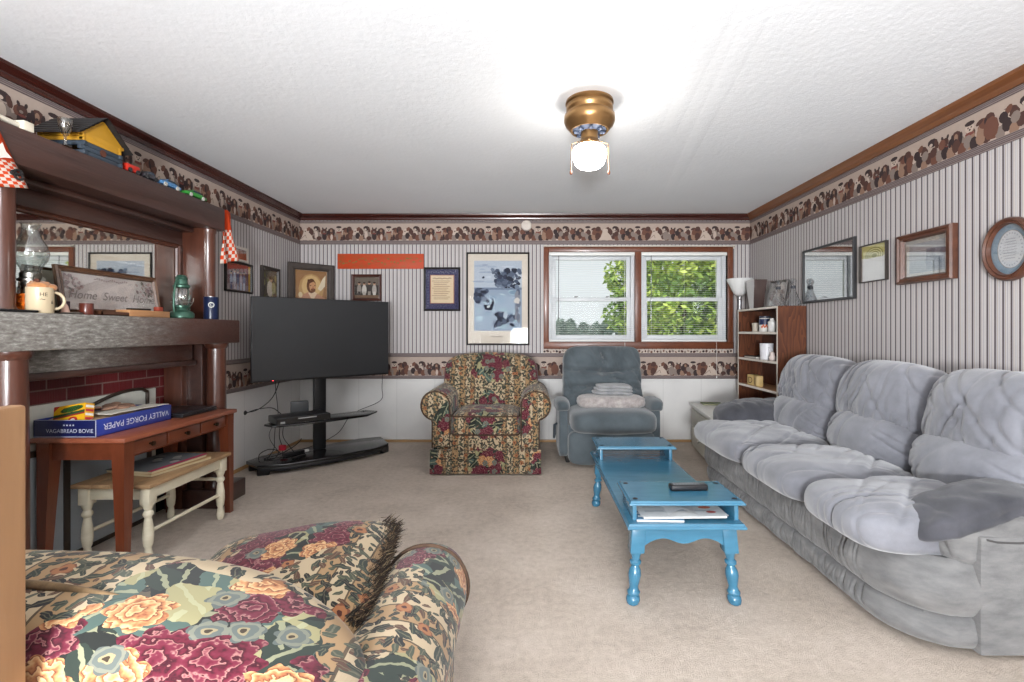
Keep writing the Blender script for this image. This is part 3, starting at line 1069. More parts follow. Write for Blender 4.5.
# long side faces +x, letters upside down
Mx = Matrix.Translation((LX1 + .0008, (LY0 + LY1) / 2 + .01, LZ + .056)) @ Matrix(((0, 0, 1, 0), (1, 0, 0, 0), (0, 1, 0, 0), (0, 0, 0, 1))) @ Matrix.Rotation(PI, 4, 'Z')
b.text('VALLEY FORGE PAPER', .043, Mx)
b.build('lettering', flat((226, 228, 236)), lid)
b = B()
My = Matrix.Translation(((LX0 + LX1) / 2 + .025, LY0 - .0008, LZ + .022)) @ Matrix.Rotation(PI / 2, 4, 'X')
b.text('VAGABREAD BOVIE', .026, My)
for k in range(4):
    cx = (LX0 + LX1) / 2 + .02 + (k - 1.5) * .015
    b.prism([(cx + .0055 * math.cos(PI / 2 + PI * j / 5) * (1 if j % 2 == 0 else .45), LZ + .058 + .0055 * math.sin(PI / 2 + PI * j / 5) * (1 if j % 2 == 0 else .45)) for j in range(10)], LY0 - .0012, LY0 - .0005)
b.build('end_lettering', flat((196, 200, 214)), lid)
b = B()
for z0, z1 in ((LZ + .001, LZ + .004), (LZ + h - .002, LZ + h)):
    b.box(LX0 - .0006, LX1 + .0006, LY0 - .0006, LY0, z0, z1)
b.box(LX1 - .002, LX1 + .0006, LY0 - .0006, LY0 + .002, LZ, LZ + h)
b.build('pale_edge', flat((176, 180, 196)), lid)


def sheet(name, label, cat, c, sx, sy, rz, rgb, h=.004, tilt=(0, 0), group=None, curl=.0):
    b = B()
    rows = []
    for side in (0, 1):
        for i in range(9):
            rows.append([])
    n = 8
    up, dn = [], []
    for i in range(n + 1):
        y = -sy / 2 + sy * i / n
        zz = curl * math.sin(PI * i / n) + curl * .4 * math.sin(i * 1.9)
        up.append([Vector((-sx / 2 + sx * j / 4, y, zz + h + curl * .3 * math.sin(j * 1.7 + i))) for j in range(5)])
        dn.append([Vector((-sx / 2 + sx * j / 4, y, zz + curl * .3 * math.sin(j * 1.7 + i))) for j in range(5)])
    t = bmesh.new()
    U = [[t.verts.new(p) for p in r] for r in up]
    D = [[t.verts.new(p) for p in r] for r in dn]
    for i in range(n):
        for j in range(4):
            t.faces.new((U[i][j], U[i][j + 1], U[i + 1][j + 1], U[i + 1][j]))
            t.faces.new((D[i][j], D[i + 1][j], D[i + 1][j + 1], D[i][j + 1]))
        t.faces.new((U[i][0], U[i + 1][0], D[i + 1][0], D[i][0]))
        t.faces.new((U[i][4], D[i][4], D[i + 1][4], U[i + 1][4]))
    for j in range(4):
        t.faces.new((U[0][j], D[0][j], D[0][j + 1], U[0][j + 1]))
        t.faces.new((U[n][j], U[n][j + 1], D[n][j + 1], D[n][j]))
    b.add(t, 0, Matrix.Rotation(tilt[0], 4, 'X') @ Matrix.Rotation(tilt[1], 4, 'Y'))
    o = b.link(name, flat(rgb, .7))
    o.location = c
    o.rotation_euler = (0, 0, rz)
    return tag(o, label, cat, group)


sheet('paper_stack', 'pile of tan loose papers filling the blue box lid', 'paper', (-2.235, 2.55, LZ + .02), .27, .43, .0, (186, 158, 128), .05, curl=.008)
sheet('paper_sheet', 'white sheet lying on the tan papers along the front of the blue lid', 'paper', (-2.15, 2.60, LZ + .088), .11, .34, -.10, (224, 218, 204), .003, curl=.004)
b = B()
rnd = random.Random(3)
for k in range(14):
    x, y = -2.25 + rnd.uniform(-.05, .05), 2.60 + rnd.uniform(-.07, .07)
    b.cush((x, y, LZ + .092 + rnd.uniform(0, .012)), (.05, .06, .018), 3, 3, M=Matrix.Rotation(rnd.uniform(0, 3), 4, 'Z') @ Matrix.Rotation(rnd.uniform(-.5, .5), 4, 'X'))
o = b.build('crumpled_paper', flat((146, 112, 92), .8), origin=(-2.25, 2.60, LZ + .09))
tag(o, 'crumpled brown paper heap on top of the tan papers in the blue lid', 'paper')

# crayon box, leaning in the lid
t = thing('crayon_box', 'yellow and green crayon box leaning in the near corner of the blue lid', 'box', (-2.255, 2.345, LZ + .065))
R0 = Matrix.Translation((-2.255, 2.345, LZ + .062)) @ Matrix.Rotation(-.16, 4, 'Y') @ Matrix.Rotation(-.25, 4, 'X')
w, hh, d = .155, .088, .05
b = B()
b.box(-w / 2, w / 2, 0, d, 0, hh, bev=.001, M=R0)
a = Art()
a.rect(-w / 2, w / 2, 0, hh, (236, 178, 30))
a.poly([(-w / 2, .03), (-w / 2, .045), (w / 2, .056), (w / 2, .044)], (52, 78, 46))
a.poly([(-w / 2, .026), (-w / 2, .032), (w / 2, .044), (w / 2, .036)], (150, 46, 40))
a.ell(.012, .066, .058, .014, (66, 106, 44), .1)
a.ell(.02, .012, .024, .016, (178, 48, 36))
a.ell(.02, .010, .012, .009, (238, 226, 214))
a.poly([(-w / 2, .062), (-w / 2, hh), (-w / 2 + .03, hh)], (206, 60, 48))
mats = [flat((228, 168, 34), .4)]
a.into(b, lambda x, y, q: R0 @ Vector((x, -q, y)), mats)
b.build('carton', mats, t)
b = B()
b.text('Crayola', .030, R0 @ Matrix.Translation((.012, -.0035, .057)) @ Matrix.Rotation(PI / 2, 4, 'X') @ Matrix.Rotation(.1, 4, 'Z'), shear=.2)
b.build('lettering', flat((22, 40, 24)), t)
b = B()
for k in range(4):
    b.box(w / 2, w / 2 + .0008, .004, d - .004, .006 + k * .02, .018 + k * .02, M=R0, mi=k % 2)
b.build('side_print', [flat((190, 52, 60)), flat((232, 226, 220))], t)

t = thing('laptop', 'closed black laptop lying on the far end of the desk', 'laptop', (-2.17, 2.98, DZ))
b = B()
b.box(-2.30, -2.04, 2.82, 3.13, DZ, DZ + .014, bev=.004)
b.build('base', plastic('laptop_black', (24, 24, 27), .35), t)
b = B()
b.box(-2.30, -2.04, 2.82, 3.13, DZ + .0155, DZ + .026, bev=.004)
b.build('lid', plastic('laptop_lid_black', (34, 34, 38), .28), t)

# ================================================================ THINGS ON THE MANTEL SHELF
ZS = 1.2565
M_clear = clear_glass('clear_lamp_glass', (.95, .97, .96, 1), .10)
M_greenmetal = NT('green_lantern_enamel')
_n = M_greenmetal.noise(M_greenmetal.coord('Object'), 40, 3)
M_greenmetal = M_greenmetal.fin(M_greenmetal.mix(_n, srgb((28, 62, 50)), srgb((74, 112, 94))), .3, .4, .5)
M_steel = metal('dull_steel', (170, 168, 160), .3)

c = (-2.19, 2.105, ZS)
t = thing('oil_lamp', 'glass oil lamp with tall bulged chimney and orange filling, beside the left mantel column', 'lamp', c)
b = B()
b.lathe([(.046, 0), (.052, .006), (.052, .10), (.044, .112), (.024, .118)], c, 28)
b.build('font', M_clear, t)
b = B()
b.lathe([(.044, .004), (.047, .01), (.047, .085), (.02, .088)], c, 24)
for k in range(60):
    aa, zz = k * 2.4, .006 + .075 * ((k * 7) % 20) / 20
    b.cush((c[0] + .047 * math.cos(aa), c[1] + .047 * math.sin(aa), ZS + zz), (.016, .016, .012), 3, 1)
b.build('orange_filling', flat((214, 106, 32), .35), t)
b = B()
b.lathe([(.026, .116), (.032, .122), (.032, .138), (.044, .142), (.044, .150), (.036, .156), (.036, .176), (.030, .182)], c, 24)
br = b.build('burner', M_steel, t)
b = B()
b.lathe([(.004, 0), (.004, .03), (.012, .031), (.012, .035)], (0, 0, 0), 12, M=Matrix.Translation((c[0] + .03, c[1] - .01, ZS + .146)) @ Matrix.Rotation(PI / 2, 4, 'Y'))
b.build('wick_knob', M_steel, br)
b = B()
ch = [(.030, .175), (.036, .20), (.056, .235), (.062, .265), (.054, .30), (.036, .335), (.030, .36), (.031, .385), (.036, .395)]
b.lathe(ch, c, 32, cap=False)
b.lathe([(r - .002, z) for r, z in ch], c, 32, cap=False)
b.build('chimney', M_clear, t)

c = (-2.105, 2.062, ZS)
M_mug = plastic('cream_stoneware', (190, 172, 142), .3)
t = thing('mug', 'cream mug with small dark lettering and a brown soft toy inside, on the mantel shelf', 'mug', c)
b = B()
b.lathe([(.042, 0), (.045, .004), (.045, .108), (.043, .110), (.041, .108), (.041, .01), (.005, .008)], c, 36)
b.build('body', M_mug, t)
b = B()
th = math.radians(52)
pts = []
for k in range(13):
    aa = -PI / 2 + PI * k / 12
    rr = .044 + .032 * math.cos(aa)
    pts.append((c[0] + rr * math.cos(th), c[1] + rr * math.sin(th), ZS + .055 + .036 * math.sin(aa)))
b.tube(pts, .006, 10)
b.build('handle', M_mug, t)
b = B()


def wrap_text(b, body, size, cc, r, ang, z):
    """lettering curved round an upright cylinder"""
    tmp = B()
    tmp.text(body, size, Matrix.Identity(4))
    bmesh.ops.subdivide_edges(tmp.bm, edges=list(tmp.bm.edges), cuts=1)
    for v in tmp.bm.verts:
        q = ang + v.co.x / r
        v.co = Vector((cc[0] + (r + .0006) * math.cos(q), cc[1] + (r + .0006) * math.sin(q), z + v.co.y))
    me = bpy.data.meshes.new('tmp')
    tmp.bm.to_mesh(me)
    tmp.bm.free()
    k = bmesh.new()
    k.from_mesh(me)
    b.add(k)


view = math.atan2(-2.06, 2.10)
wrap_text(b, 'HE', .022, c, .045, view + .25, ZS + .072)
b.build('lettering', flat((48, 42, 36)), t)
b = B()
wrap_text(b, '~', .03, c, .045, view + .18, ZS + .050)
b.build('printed_line', flat((48, 42, 36)), t)
b = B()
wrap_text(b, '&', .020, c, .045, view + .95, ZS + .040)
b.build('printed_mark', flat((48, 42, 36)), t)
t = thing('soft_toy', 'brown soft toy head poking out of the cream mug', 'toy', (c[0], c[1], ZS + .085))
b = B()
b.cush((c[0], c[1], ZS + .113), (.076, .078, .05), 2.4, 8, disp=lambda q, co: co * (1 + .16 * fbm(q.x * 2.6, q.y * 2.6, q.z * 2.6)))
b.cush((c[0] + .02, c[1] + .022, ZS + .112), (.05, .045, .034), 2.2, 6)
b.build('head', fabric('brown_plush', (138, 88, 52), (188, 134, 88), 20), t)
b = B()
b.cush((c[0] + .008, c[1] - .022, ZS + .136), (.028, .014, .022), 2, 5)
b.build('ear', flat((84, 46, 32), .9), t)
b = B()
for k in range(2):
    b.cush((c[0] + .03, c[1] + .012 + k * .022, ZS + .124), (.007, .007, .007), 2, 3)
b.build('eye', flat((24, 20, 18), .3), t)
t = thing('spoon', 'dark wooden spoon standing behind the soft toy in the cream mug', 'spoon', (c[0] - .02, c[1] - .01, ZS + .06))
b = B()
b.tube([(c[0] - .02, c[1] - .005, ZS + .05), (c[0] - .022, c[1] + .004, ZS + .14)], .004, 8)
b.build('handle', flat((60, 48, 36)), t)
b = B()
b.cush((c[0] - .022, c[1] + .014, ZS + .156), (.012, .030, .05), 2.2, 7, M=Matrix.Rotation(-.55, 4, 'X'))
b.build('bowl', flat((56, 50, 40), .4), t)

b = B()
b.box(-2.135, -2.06, 1.80, 2.015, ZS, ZS + .011, bev=.004)
o = b.build('phone', plastic('black_phone', (20, 20, 22), .25), origin=(-2.10, 1.91, ZS))
tag(o, 'flat black phone lying at the left end of the mantel shelf beside the mug', 'phone')


def frame(name, label, cat, loc, rz, w, h, prof, fm, art, group=None, glass=None, inner=None, lean=0.0, back=.004):
    """hanging picture: local x across, y out of the wall is negative, z up"""
    t = thing(name, label, cat, loc, rz, group)
    R = Matrix.Rotation(lean, 4, 'X')
    rows = []
    for ins, d in prof:
        rows.append([R @ Vector((-w / 2 + ins, -d, ins)), R @ Vector((w / 2 - ins, -d, ins)), R @ Vector((w / 2 - ins, -d, h - ins)), R @ Vector((-w / 2 + ins, -d, h - ins))])
    b = B()
    b.skin(rows, close_u=True)
    b.link('frame', fm, t, angle=25)
    fw = prof[-1][0]
    b = B()
    b.box(-w / 2 + fw * .5, w / 2 - fw * .5, -back, -.001, fw * .5, h - fw * .5, M=R)
    mats = [flat(inner or (220, 214, 204), .7)]
    if art:
        iw, ih = w - 2 * fw, h - 2 * fw
        a = art(iw, ih)
        a.into(b, lambda x, y, q: R @ Vector((x, -back - q, y + h / 2)), mats, clip=(-iw / 2, iw / 2, -ih / 2, ih / 2))
    b.link('print', mats, t)
    if glass:
        b = B()
        yg = -prof[-1][1] - .001
        b.box(-w / 2 + fw - .001, w / 2 - fw + .001, yg - .002, yg, fw - .001, h - fw + .001, M=R)
        b.link('glass', glass, t)
    return t


M_pgl = clear_glass('picture_glass', (1, 1, 1, 1), .004)
M_pglr = clear_glass('shiny_picture_glass', (1, 1, 1, 1), .16)
M_brownframe = wood('brown_frame_wood', (62, 40, 28), (108, 76, 54), (16, 16, 16), .35, .2)
M_redframe = wood('red_brown_frame_wood', (58, 31, 22), (104, 64, 45), (14, 14, 14), .32, .2)
M_blackframe = flat((26, 22, 20), .35)


def art_home(w, h):
    a = Art()
    a.rect(-w / 2, w / 2, -h / 2, h / 2, (206, 196, 190))
    rnd = random.Random(4)
    for sx in (-1, 1):
        for k in range(46):
            x = sx * (w / 2 - abs(rnd.gauss(0, .045)) - .006)
            y = (h / 2 - .012 - abs(rnd.gauss(0, .05))) * (1 if k % 3 else .55)
            a.ell(x, y, rnd.uniform(.005, .012), rnd.uniform(.004, .009), ((150, 128, 128), (170, 146, 140), (120, 112, 104), (186, 164, 160))[k % 4], rnd.uniform(0, 3), 7)
    for k in range(16):
        a.ell(-.10 + k * .013, h / 2 - .022 + .005 * math.sin(k), .006, .004, (158, 142, 140), k, 6)
    return a


prof_h = [(0, 0), (0, .016), (.008, .022), (.018, .016), (.024, .020), (.030, .008)]
hs = frame('framed_sign', 'wide brown framed sign reading Home Sweet Home, leaning on the mantel mirror', 'sign', (-2.245, 2.60, ZS), PI / 2, .62, .245, prof_h, M_brownframe, art_home, lean=-.16, glass=M_pgl)
b = B()
b.text('Home  Sweet  Home', .062, Matrix.Rotation(-.16, 4, 'X') @ Matrix.Translation((0, -.0118, .085)) @ Matrix.Rotation(PI / 2, 4, 'X'), shear=.45)
b.link('lettering', flat((142, 132, 128)), hs)

b = B()
cc = (-2.125, 2.30, ZS)
b.lathe([(.026, 0), (.027, .002), (.027, .054), (.026, .056), (.024, .054), (.024, .006), (.003, .005)], cc, 24)
o = b.build('candle_cup', wood('dark_red_cup', (72, 28, 20), (106, 48, 34), (9, 9, 9), .3), origin=cc)
tag(o, 'small dark red-brown round cup in front of the Home Sweet Home sign', 'cup')
b = B()
cc = (-2.13, 2.215, ZS)
b.lathe([(.022, 0), (.05, .006), (.052, .008), (.05, .009), (.02, .004)], cc, 28)
o = b.build('saucer', plastic('grey_saucer', (120, 112, 104), .3), origin=cc)
tag(o, 'small grey saucer beside the dark red cup on the shelf', 'dish')
t = thing('figurine', 'tiny pink and dark figurine standing on the grey saucer', 'figurine', (-2.135, 2.205, ZS + .009))
b = B()
b.lathe([(.016, 0), (.016, .006), (.010, .03), (.003, .042)], (-2.135, 2.205, ZS + .009), 12)
b.build('body', flat((214, 176, 158)), t)
b = B()
b.box(-2.155, -2.150, 2.20, 2.245, ZS + .009, ZS + .062, bev=.001)
b.build('backdrop', flat((64, 46, 56)), t)

t = thing('wooden_box', 'low light wooden box with dark open end, before the Home Sweet Home sign', 'box', (-2.14, 2.58, ZS))
M_lightwood = wood('light_box_wood', (150, 104, 66), (190, 142, 98), (12, 2, 12), .45, .1)
b = B()
x0, x1, y0, y1 = -2.185, -2.10, 2.52, 2.80
b.box(x0, x1, y0, y1, ZS, ZS + .036, bev=.002)
b.build('body', M_lightwood, t)
b = B()
b.box(x0 + .004, x1 - .004, 2.36, 2.522, ZS, ZS + .006)
b.box(x0 + .004, x0 + .010, 2.36, 2.522, ZS, ZS + .034)
b.box(x1 - .010, x1 - .004, 2.36, 2.522, ZS, ZS + .020)
b.box(x0 + .004, x1 - .004, 2.36, 2.366, ZS, ZS + .024)
b.build('drawer', wood('dark_box_wood', (64, 38, 26), (96, 60, 42), (12, 2, 12), .45), t)
b = B()
b.tube([(-2.15, 2.56, ZS + .041), (-2.13, 2.69, ZS + .042)], [.005, .006], 8)
o = b.build('pen', flat((28, 24, 24), .3), origin=(-2.14, 2.62, ZS + .036))
tag(o, 'black pen lying on top of the low light wooden box', 'pen')
b = B()
b.box(-2.165, -2.135, 2.76, 2.795, ZS + .0365, ZS + .062, bev=.002)
o = b.build('matchbox', flat((150, 62, 44), .5), origin=(-2.15, 2.777, ZS + .0365))
tag(o, 'small red matchbox on the right end of the low wooden box', 'box')

c = (-2.145, 2.955, ZS)
t = thing('lantern', 'green metal hurricane lantern with glass globe near the right end of the shelf', 'lantern', c)
b = B()
b.lathe([(.060, 0), (.066, .006), (.066, .030), (.056, .042), (.034, .052), (.030, .066)], c, 28)
b.lathe([(.036, .064), (.040, .068), (.040, .080), (.030, .084)], c, 24)
b.build('tank', M_greenmetal, t)
b = B()
gl = [(.034, .080), (.048, .105), (.052, .130), (.046, .165), (.034, .190)]
b.lathe(gl, c, 28, cap=False)
b.lathe([(r - .002, z) for r, z in gl], c, 28, cap=False)
b.build('globe', M_clear, t)
b = B()
b.lathe([(.036, .188), (.044, .192), (.044, .204), (.034, .210), (.030, .240), (.034, .243), (.026, .262), (.018, .268)], c, 28)
b.build('hood', M_greenmetal, t)
for s in (-1, 1):
    b = B()
    b.tube([(c[0], c[1] + s * .055, ZS + .028), (c[0], c[1] + s * .066, ZS + .06), (c[0], c[1] + s * .062, ZS + .15), (c[0], c[1] + s * .050, ZS + .215), (c[0], c[1] + s * .030, ZS + .238)], .0065, 10)
    b.build('side_tube', M_greenmetal, t)
b = B()
b.tube([(c[0] + .052 * math.cos(k * PI / 10), c[1] + .060 * math.sin(k * PI / 10), ZS + .10) for k in range(20)], .002, 6, closed=True)
b.tube([(c[0] + .03, c[1] + .062 * math.cos(PI * k / 14), ZS + .13 - .06 * math.sin(PI * k / 14)) for k in range(15)], .002, 6)
b.build('wire_guard', M_steel, t)

c = (-2.115, 3.185, ZS)
t = thing('can', 'dark navy blue can with pale round emblem at the right end of the shelf', 'can', c)
b = B()
b.lathe([(.040, 0), (.043, .003), (.043, .142), (.044, .144), (.044, .148), (.041, .148)], c, 32)
b.build('body', flat((24, 34, 66), .3), t)
b = B()
b.lathe([(.038, .1475), (.038, .150), (.030, .150)], c, 28)
b.build('lid', M_steel, t)
b = B()
v2 = math.atan2(-c[1], -c[0])
for r0, r1 in ((.013, .018),):
    rows = []
    for rr in (r0, r1):
        rows.append([Vector((c[0] + .0437 * math.cos(v2 + rr * math.cos(q * PI / 12) / .0437), c[1] + .0437 * math.sin(v2 + rr * math.cos(q * PI / 12) / .0437), ZS + .095 + rr * math.sin(q * PI / 12))) for q in range(24)])
    b.skin(rows, close_u=True)
wrap_text(b, 'C', .024, c, .0437, v2, ZS + .087)
b.build('emblem', flat((214, 214, 206)), t)

# ================================================================ THINGS ON TOP OF THE MANTEL
ZH = 2.0285
t = thing('toy_house', 'toy log house with yellow gable, dark roof and blue-grey base, on top of the mantel', 'toy', (-2.25, 2.40, ZH))
HX0, HX1, HY0, HY1 = -2.335, -2.145, 2.30, 2.50
hw = (HY1 - HY0) / 2
ym = (HY0 + HY1) / 2
b = B()
for k in range(3):                                     # notched logs of the base
    z = ZH + k * .022
    if k % 2 == 0:
        for y in (HY0, HY1):
            b.box(HX0 - .018, HX1 + .018, y - .010, y + .010, z, z + .021, bev=.004)
    for x in (HX0, HX1):
        b.box(x - .010, x + .010, HY0 - (.018 if k % 2 else 0), HY1 + (.018 if k % 2 else 0), z, z + .0215, bev=.004)
b.build('log_base', flat((58, 69, 80), .5), t)
b = B()
b.lathe([(.017, 0), (.017, .003)], seg=20, M=Matrix.Translation((HX1 + .0095, ym, ZH + .038)) @ Matrix.Rotation(PI / 2, 4, 'Y'))
b.build('round_hole', flat((92, 50, 34), .8), t)
b = B()
zb = ZH + .066
for x0, x1 in ((HX1 - .010, HX1 + .010), (HX0 - .010, HX0 + .010)):
    b.prism([(HY0 - .012, zb + .046), (HY0 - .025, zb + .044), (HY0 - .025, zb + .03), (HY0 - .008, zb + .028), (HY0 - .008, zb), (HY1 + .008, zb), (HY1 + .008, zb + .028), (HY1 + .025, zb + .03), (HY1 + .025, zb + .044), (HY1 + .012, zb + .046), (ym + .01, zb + .132), (ym - .01, zb + .132)], x0, x1, axis='x', bev=.002)
for y in (HY0, HY1):
    for k in range(2):
        b.box(HX0 - .02, HX1 + .012, y - .008, y + .008, zb + k * .020, zb + .018 + k * .020, bev=.003)
b.build('gable', flat((198, 146, 40), .5), t)
b = B()
for s in (-1, 1):                                      # overlapping roof slats
    for k in range(6):
        f0, f1 = k / 6.0, (k + 1.25) / 6.0
        y0, z0 = ym + s * (hw + .045) * f0, zb + .150 - .125 * f0
        y1, z1 = ym + s * (hw + .045) * f1, zb + .150 - .125 * f1
        lift = .005
        b.skin([[Vector((HX0 - .04, y0, z0)), Vector((HX1 + .035, y0, z0))], [Vector((HX0 - .04, y1, z1 + lift)), Vector((HX1 + .035, y1, z1 + lift))],
                [Vector((HX0 - .04, y1, z1 - .002)), Vector((HX1 + .035, y1, z1 - .002))], [Vector((HX0 - .04, y0, z0 - .006)), Vector((HX1 + .035, y0, z0 - .006))],
                [Vector((HX0 - .04, y0, z0)), Vector((HX1 + .035, y0, z0))]])
b.build('roof', flat((40, 38, 38), .55), t, smooth=False)

t = thing('goblet', 'small clear goblet beside the toy log house on top of the mantel', 'goblet', (-2.135, 2.205, ZH))
b = B()
b.lathe([(.024, 0), (.024, .003), (.006, .008), (.005, .045), (.012, .055), (.022, .075), (.027, .105), (.028, .125), (.026, .125), (.025, .105), (.018, .074), (.004, .060)], (-2.135, 2.205, ZH), 24)
b.build('bowl', clear_glass('smoky_glass', (.72, .68, .62, 1), .12), t)

b = B()
b.tube([(-2.14, 1.62, ZH + .034), (-2.14, 1.78, ZH + .030), (-2.15, 1.92, ZH + .022), (-2.155, 2.02, ZH + .017)], [.007, .008, .010, .012], 12)
o = b.build('handle_stick', flat((222, 214, 196), .35), origin=(-2.15, 1.9, ZH))
o.name = 'white_rod'
tag(o, 'white curved rod lying on top of the mantel at its left end', 'rod')
b = B()
b.box(-2.20, -2.128, 2.018, 2.062, ZH, ZH + .040, bev=.004)
b2 = b.build('end_cap', flat((226, 216, 196), .4), o)


def toy_car(label, y, ln, rgb, kind):
    x = -2.155
    t = thing('toy_car', label, 'toy', (x, y, ZH), 0, 'toy vehicles on top of the mantel')
    hh = .028 if kind != 'block' else .036
    b = B()
    if kind == 'block':
        b.box(-.022, .022, -ln / 2, ln / 2, .008, .044, bev=.004)
    else:
        b.prism([(-ln / 2, .010), (-ln / 2, .026), (-ln * .30, .031), (-ln * .16, .046), (ln * .16, .046), (ln * .30, .030), (ln / 2, .025), (ln / 2, .010)], -.024, .024, axis='x', bev=.004)
    b.link('body', flat(rgb, .3), t)
    if kind != 'block':
        b = B()
        b.prism([(-ln * .25, .032), (-ln * .14, .0435), (ln * .14, .0435), (ln * .25, .032)], .0242, .0250, axis='x')
        b.link('side_window', flat((60, 70, 80), .2), t)
    for yy in (-ln * .3, ln * .3):
        for xx in (-.024, .024):
            b = B()
            b.lathe([(.0115, -.004), (.0125, 0), (.0115, .004)], seg=16, M=Matrix.Translation((xx, yy, .0126)) @ Matrix.Rotation(PI / 2, 4, 'Y'))
            b.link('wheel', flat((190, 188, 180) if kind == 'pale' else (40, 40, 42), .4), t)
    return t


toy_car('red toy wagon directly right of the toy log house on the mantel', 2.585, .085, (196, 48, 34), 'block')
toy_car('dark grey toy car between the red wagon and the blue toy car', 2.705, .105, (58, 56, 60), 'car')
toy_car('pale blue toy car with grey ends, left of the green toy car', 2.855, .16, (84, 132, 178), 'pale')
toy_car('green toy car, rightmost vehicle on top of the mantel', 3.075, .185, (56, 142, 58), 'pale')

# ---- orange checked bandanas
M_band = NT('orange_checked_cotton')
_uv = M_band.t.nodes.new('ShaderNodeTexCoord').outputs['UV']
_ck = M_band.n('TexChecker', None, Vector=_uv, Color1=srgb((196, 66, 28)), Color2=srgb((206, 192, 180)), Scale=24.0)
_v = M_band.n('SeparateXYZ', None, Vector=_uv).outputs[1]
_lo = M_band.m('LESS_THAN', _v, .36)
M_band = M_band.fin(M_band.mix(_lo, srgb((190, 62, 26)), _ck.outputs[0]), .85, 0, .2)
M_bandblk = flat((30, 26, 26), .8)


def bandana(label, P, vs=1.0):
    """P(u, v) -> point on the cloth, v = 0 at the hanging tip"""
    t = bmesh.new()
    uvl = t.loops.layers.uv.new('UVMap')
    nu, nv = 14, 20
    g = [[(t.verts.new(P(i / nu, j / nv)), (i / nu, j / nv)) for i in range(nu + 1)] for j in range(nv + 1)]
    for j in range(nv):
        for i in range(nu):
            q = [g[j][i], g[j][i + 1], g[j + 1][i + 1], g[j + 1][i]]
            f = t.faces.new([k[0] for k in q])
            f.smooth = True
            for l, k in zip(f.loops, q):
                l[uvl].uv = (k[1][0] * .55, k[1][1] * vs)
    me = bpy.data.meshes.new('bandana')
    t.to_mesh(me)
    t.free()
    me.materials.append(M_band)
    o = bpy.data.objects.new('bandana', me)
    COL.objects.link(o)
    sm = o.modifiers.new('thickness', 'SOLIDIFY')
    sm.thickness = .002
    return tag(o, label, 'cloth', 'orange bandanas hung on the mantel')


def P1(u, v):
    y0, y1 = 1.60 + .20 * (1 - v), 1.885 + .135 * (1 - v)
    z = 1.755 + .28 * v + .05 * (u - .5) * (1 - v)
    return Vector((-2.112 + .006 * math.sin(u * 9 + v * 3) * (1 - v * .5), y0 + (y1 - y0) * u, z))


o1 = bandana('orange bandana hanging over the front of the mantel at the left picture edge', P1)
b = B()
for (u, v, r) in ((.90, .155, .016), (.93, .215, .014), (.84, .20, .010)):
    p = P1(u, v)
    b.tube([p + Vector((.004, r * math.cos(k * PI / 8), r * .7 * math.sin(k * PI / 8))) for k in range(16)], .005, 6, closed=True)
b.build('paw_print', M_bandblk, o1)
b = B()
p = P1(.80, .42)
b.prism([(p.y + dy, p.z + dz) for dy, dz in ((-.05, .0), (-.02, .018), (.0, .05), (.012, .02), (.035, .0), (.01, -.006), (-.02, -.02))], p.x + .002, p.x + .005, axis='x')
b.build('star_mark', flat((236, 226, 216), .8), o1)


def P2(u, v):
    w = .075 + .05 * (1 - v) + .012 * math.sin(v * 9)
    z = 1.665 + .375 * v + .05 * (1 - v) * (u - .3)
    y = 3.385 + .03 * (1 - v) + w * (u - .5) * 1.5 + .03
    x = -2.165 + .030 * math.sin(u * 9 + v * 2.5) * (.25 + .75 * (1 - v))
    return Vector((x, y, z))


bandana('crumpled orange checked bandana hanging from the right end of the mantel top', P2, .58)

# ================================================================ TELEVISION CORNER
M_tvblk = plastic('black_plastic', (22, 22, 24), .35)
M_gloss = NT('glossy_black_shelf').fin(srgb((20, 20, 22)), .16, 0, .5, .3)
M_screen = NT('dark_matt_screen')
M_screen = M_screen.fin(srgb((40, 41, 43)), .42, 0, .45)
TO = (-1.95, 4.45, 0.0)
TA = math.radians(44.5)
st = thing('tv_stand', 'black television stand with a low base, middle shelf and upright column in the corner', 'stand', TO, TA)
b = B()
out = [(-.60, .02), (-.575, -.20), (-.40, -.31), (0, -.345), (.40, -.32), (.575, -.22), (.66, .10), (.45, .17), (-.45, .12)]
b.prism(out, .055, .085, axis='z', bev=.006)
b.link('base', M_gloss, st)
b = B()
b.prism([(-.575, -.20), (-.40, -.31), (0, -.345), (.40, -.32), (.575, -.22), (.57, -.19), (.40, -.285), (0, -.31), (-.40, -.275), (-.565, -.17)], .030, .060, axis='z', bev=.003)
b.link('front_rail', M_tvblk, st)
for x, y, a in ((-.53, -.21, .45), (.53, -.225, -.4), (-.54, .0, .1), (.60, .08, -.2)):
    b = B()
    b.box(-.045, .045, -.018, .018, 0, .057, bev=.006, M=Matrix.Translation((x, y, 0)) @ Matrix.Rotation(-a, 4, 'Z'))
    b.link('foot', M_tvblk, st)
b = B()
b.box(-.055, .055, -.02, .03, .085, 1.25, bev=.012)
b.link('column', M_tvblk, st)
b = B()
b.prism([(-.49, -.08), (-.46, -.20), (-.30, -.255), (.0, -.27), (.34, -.25), (.52, -.10), (.46, .03), (-.38, .03)], .375, .392, axis='z', bev=.004)
b.link('shelf', M_gloss, st)
b = B()
b.box(-.20, .20, -.082, -.02, 1.0, 1.25, bev=.004)
b.link('bracket', M_tvblk, st)

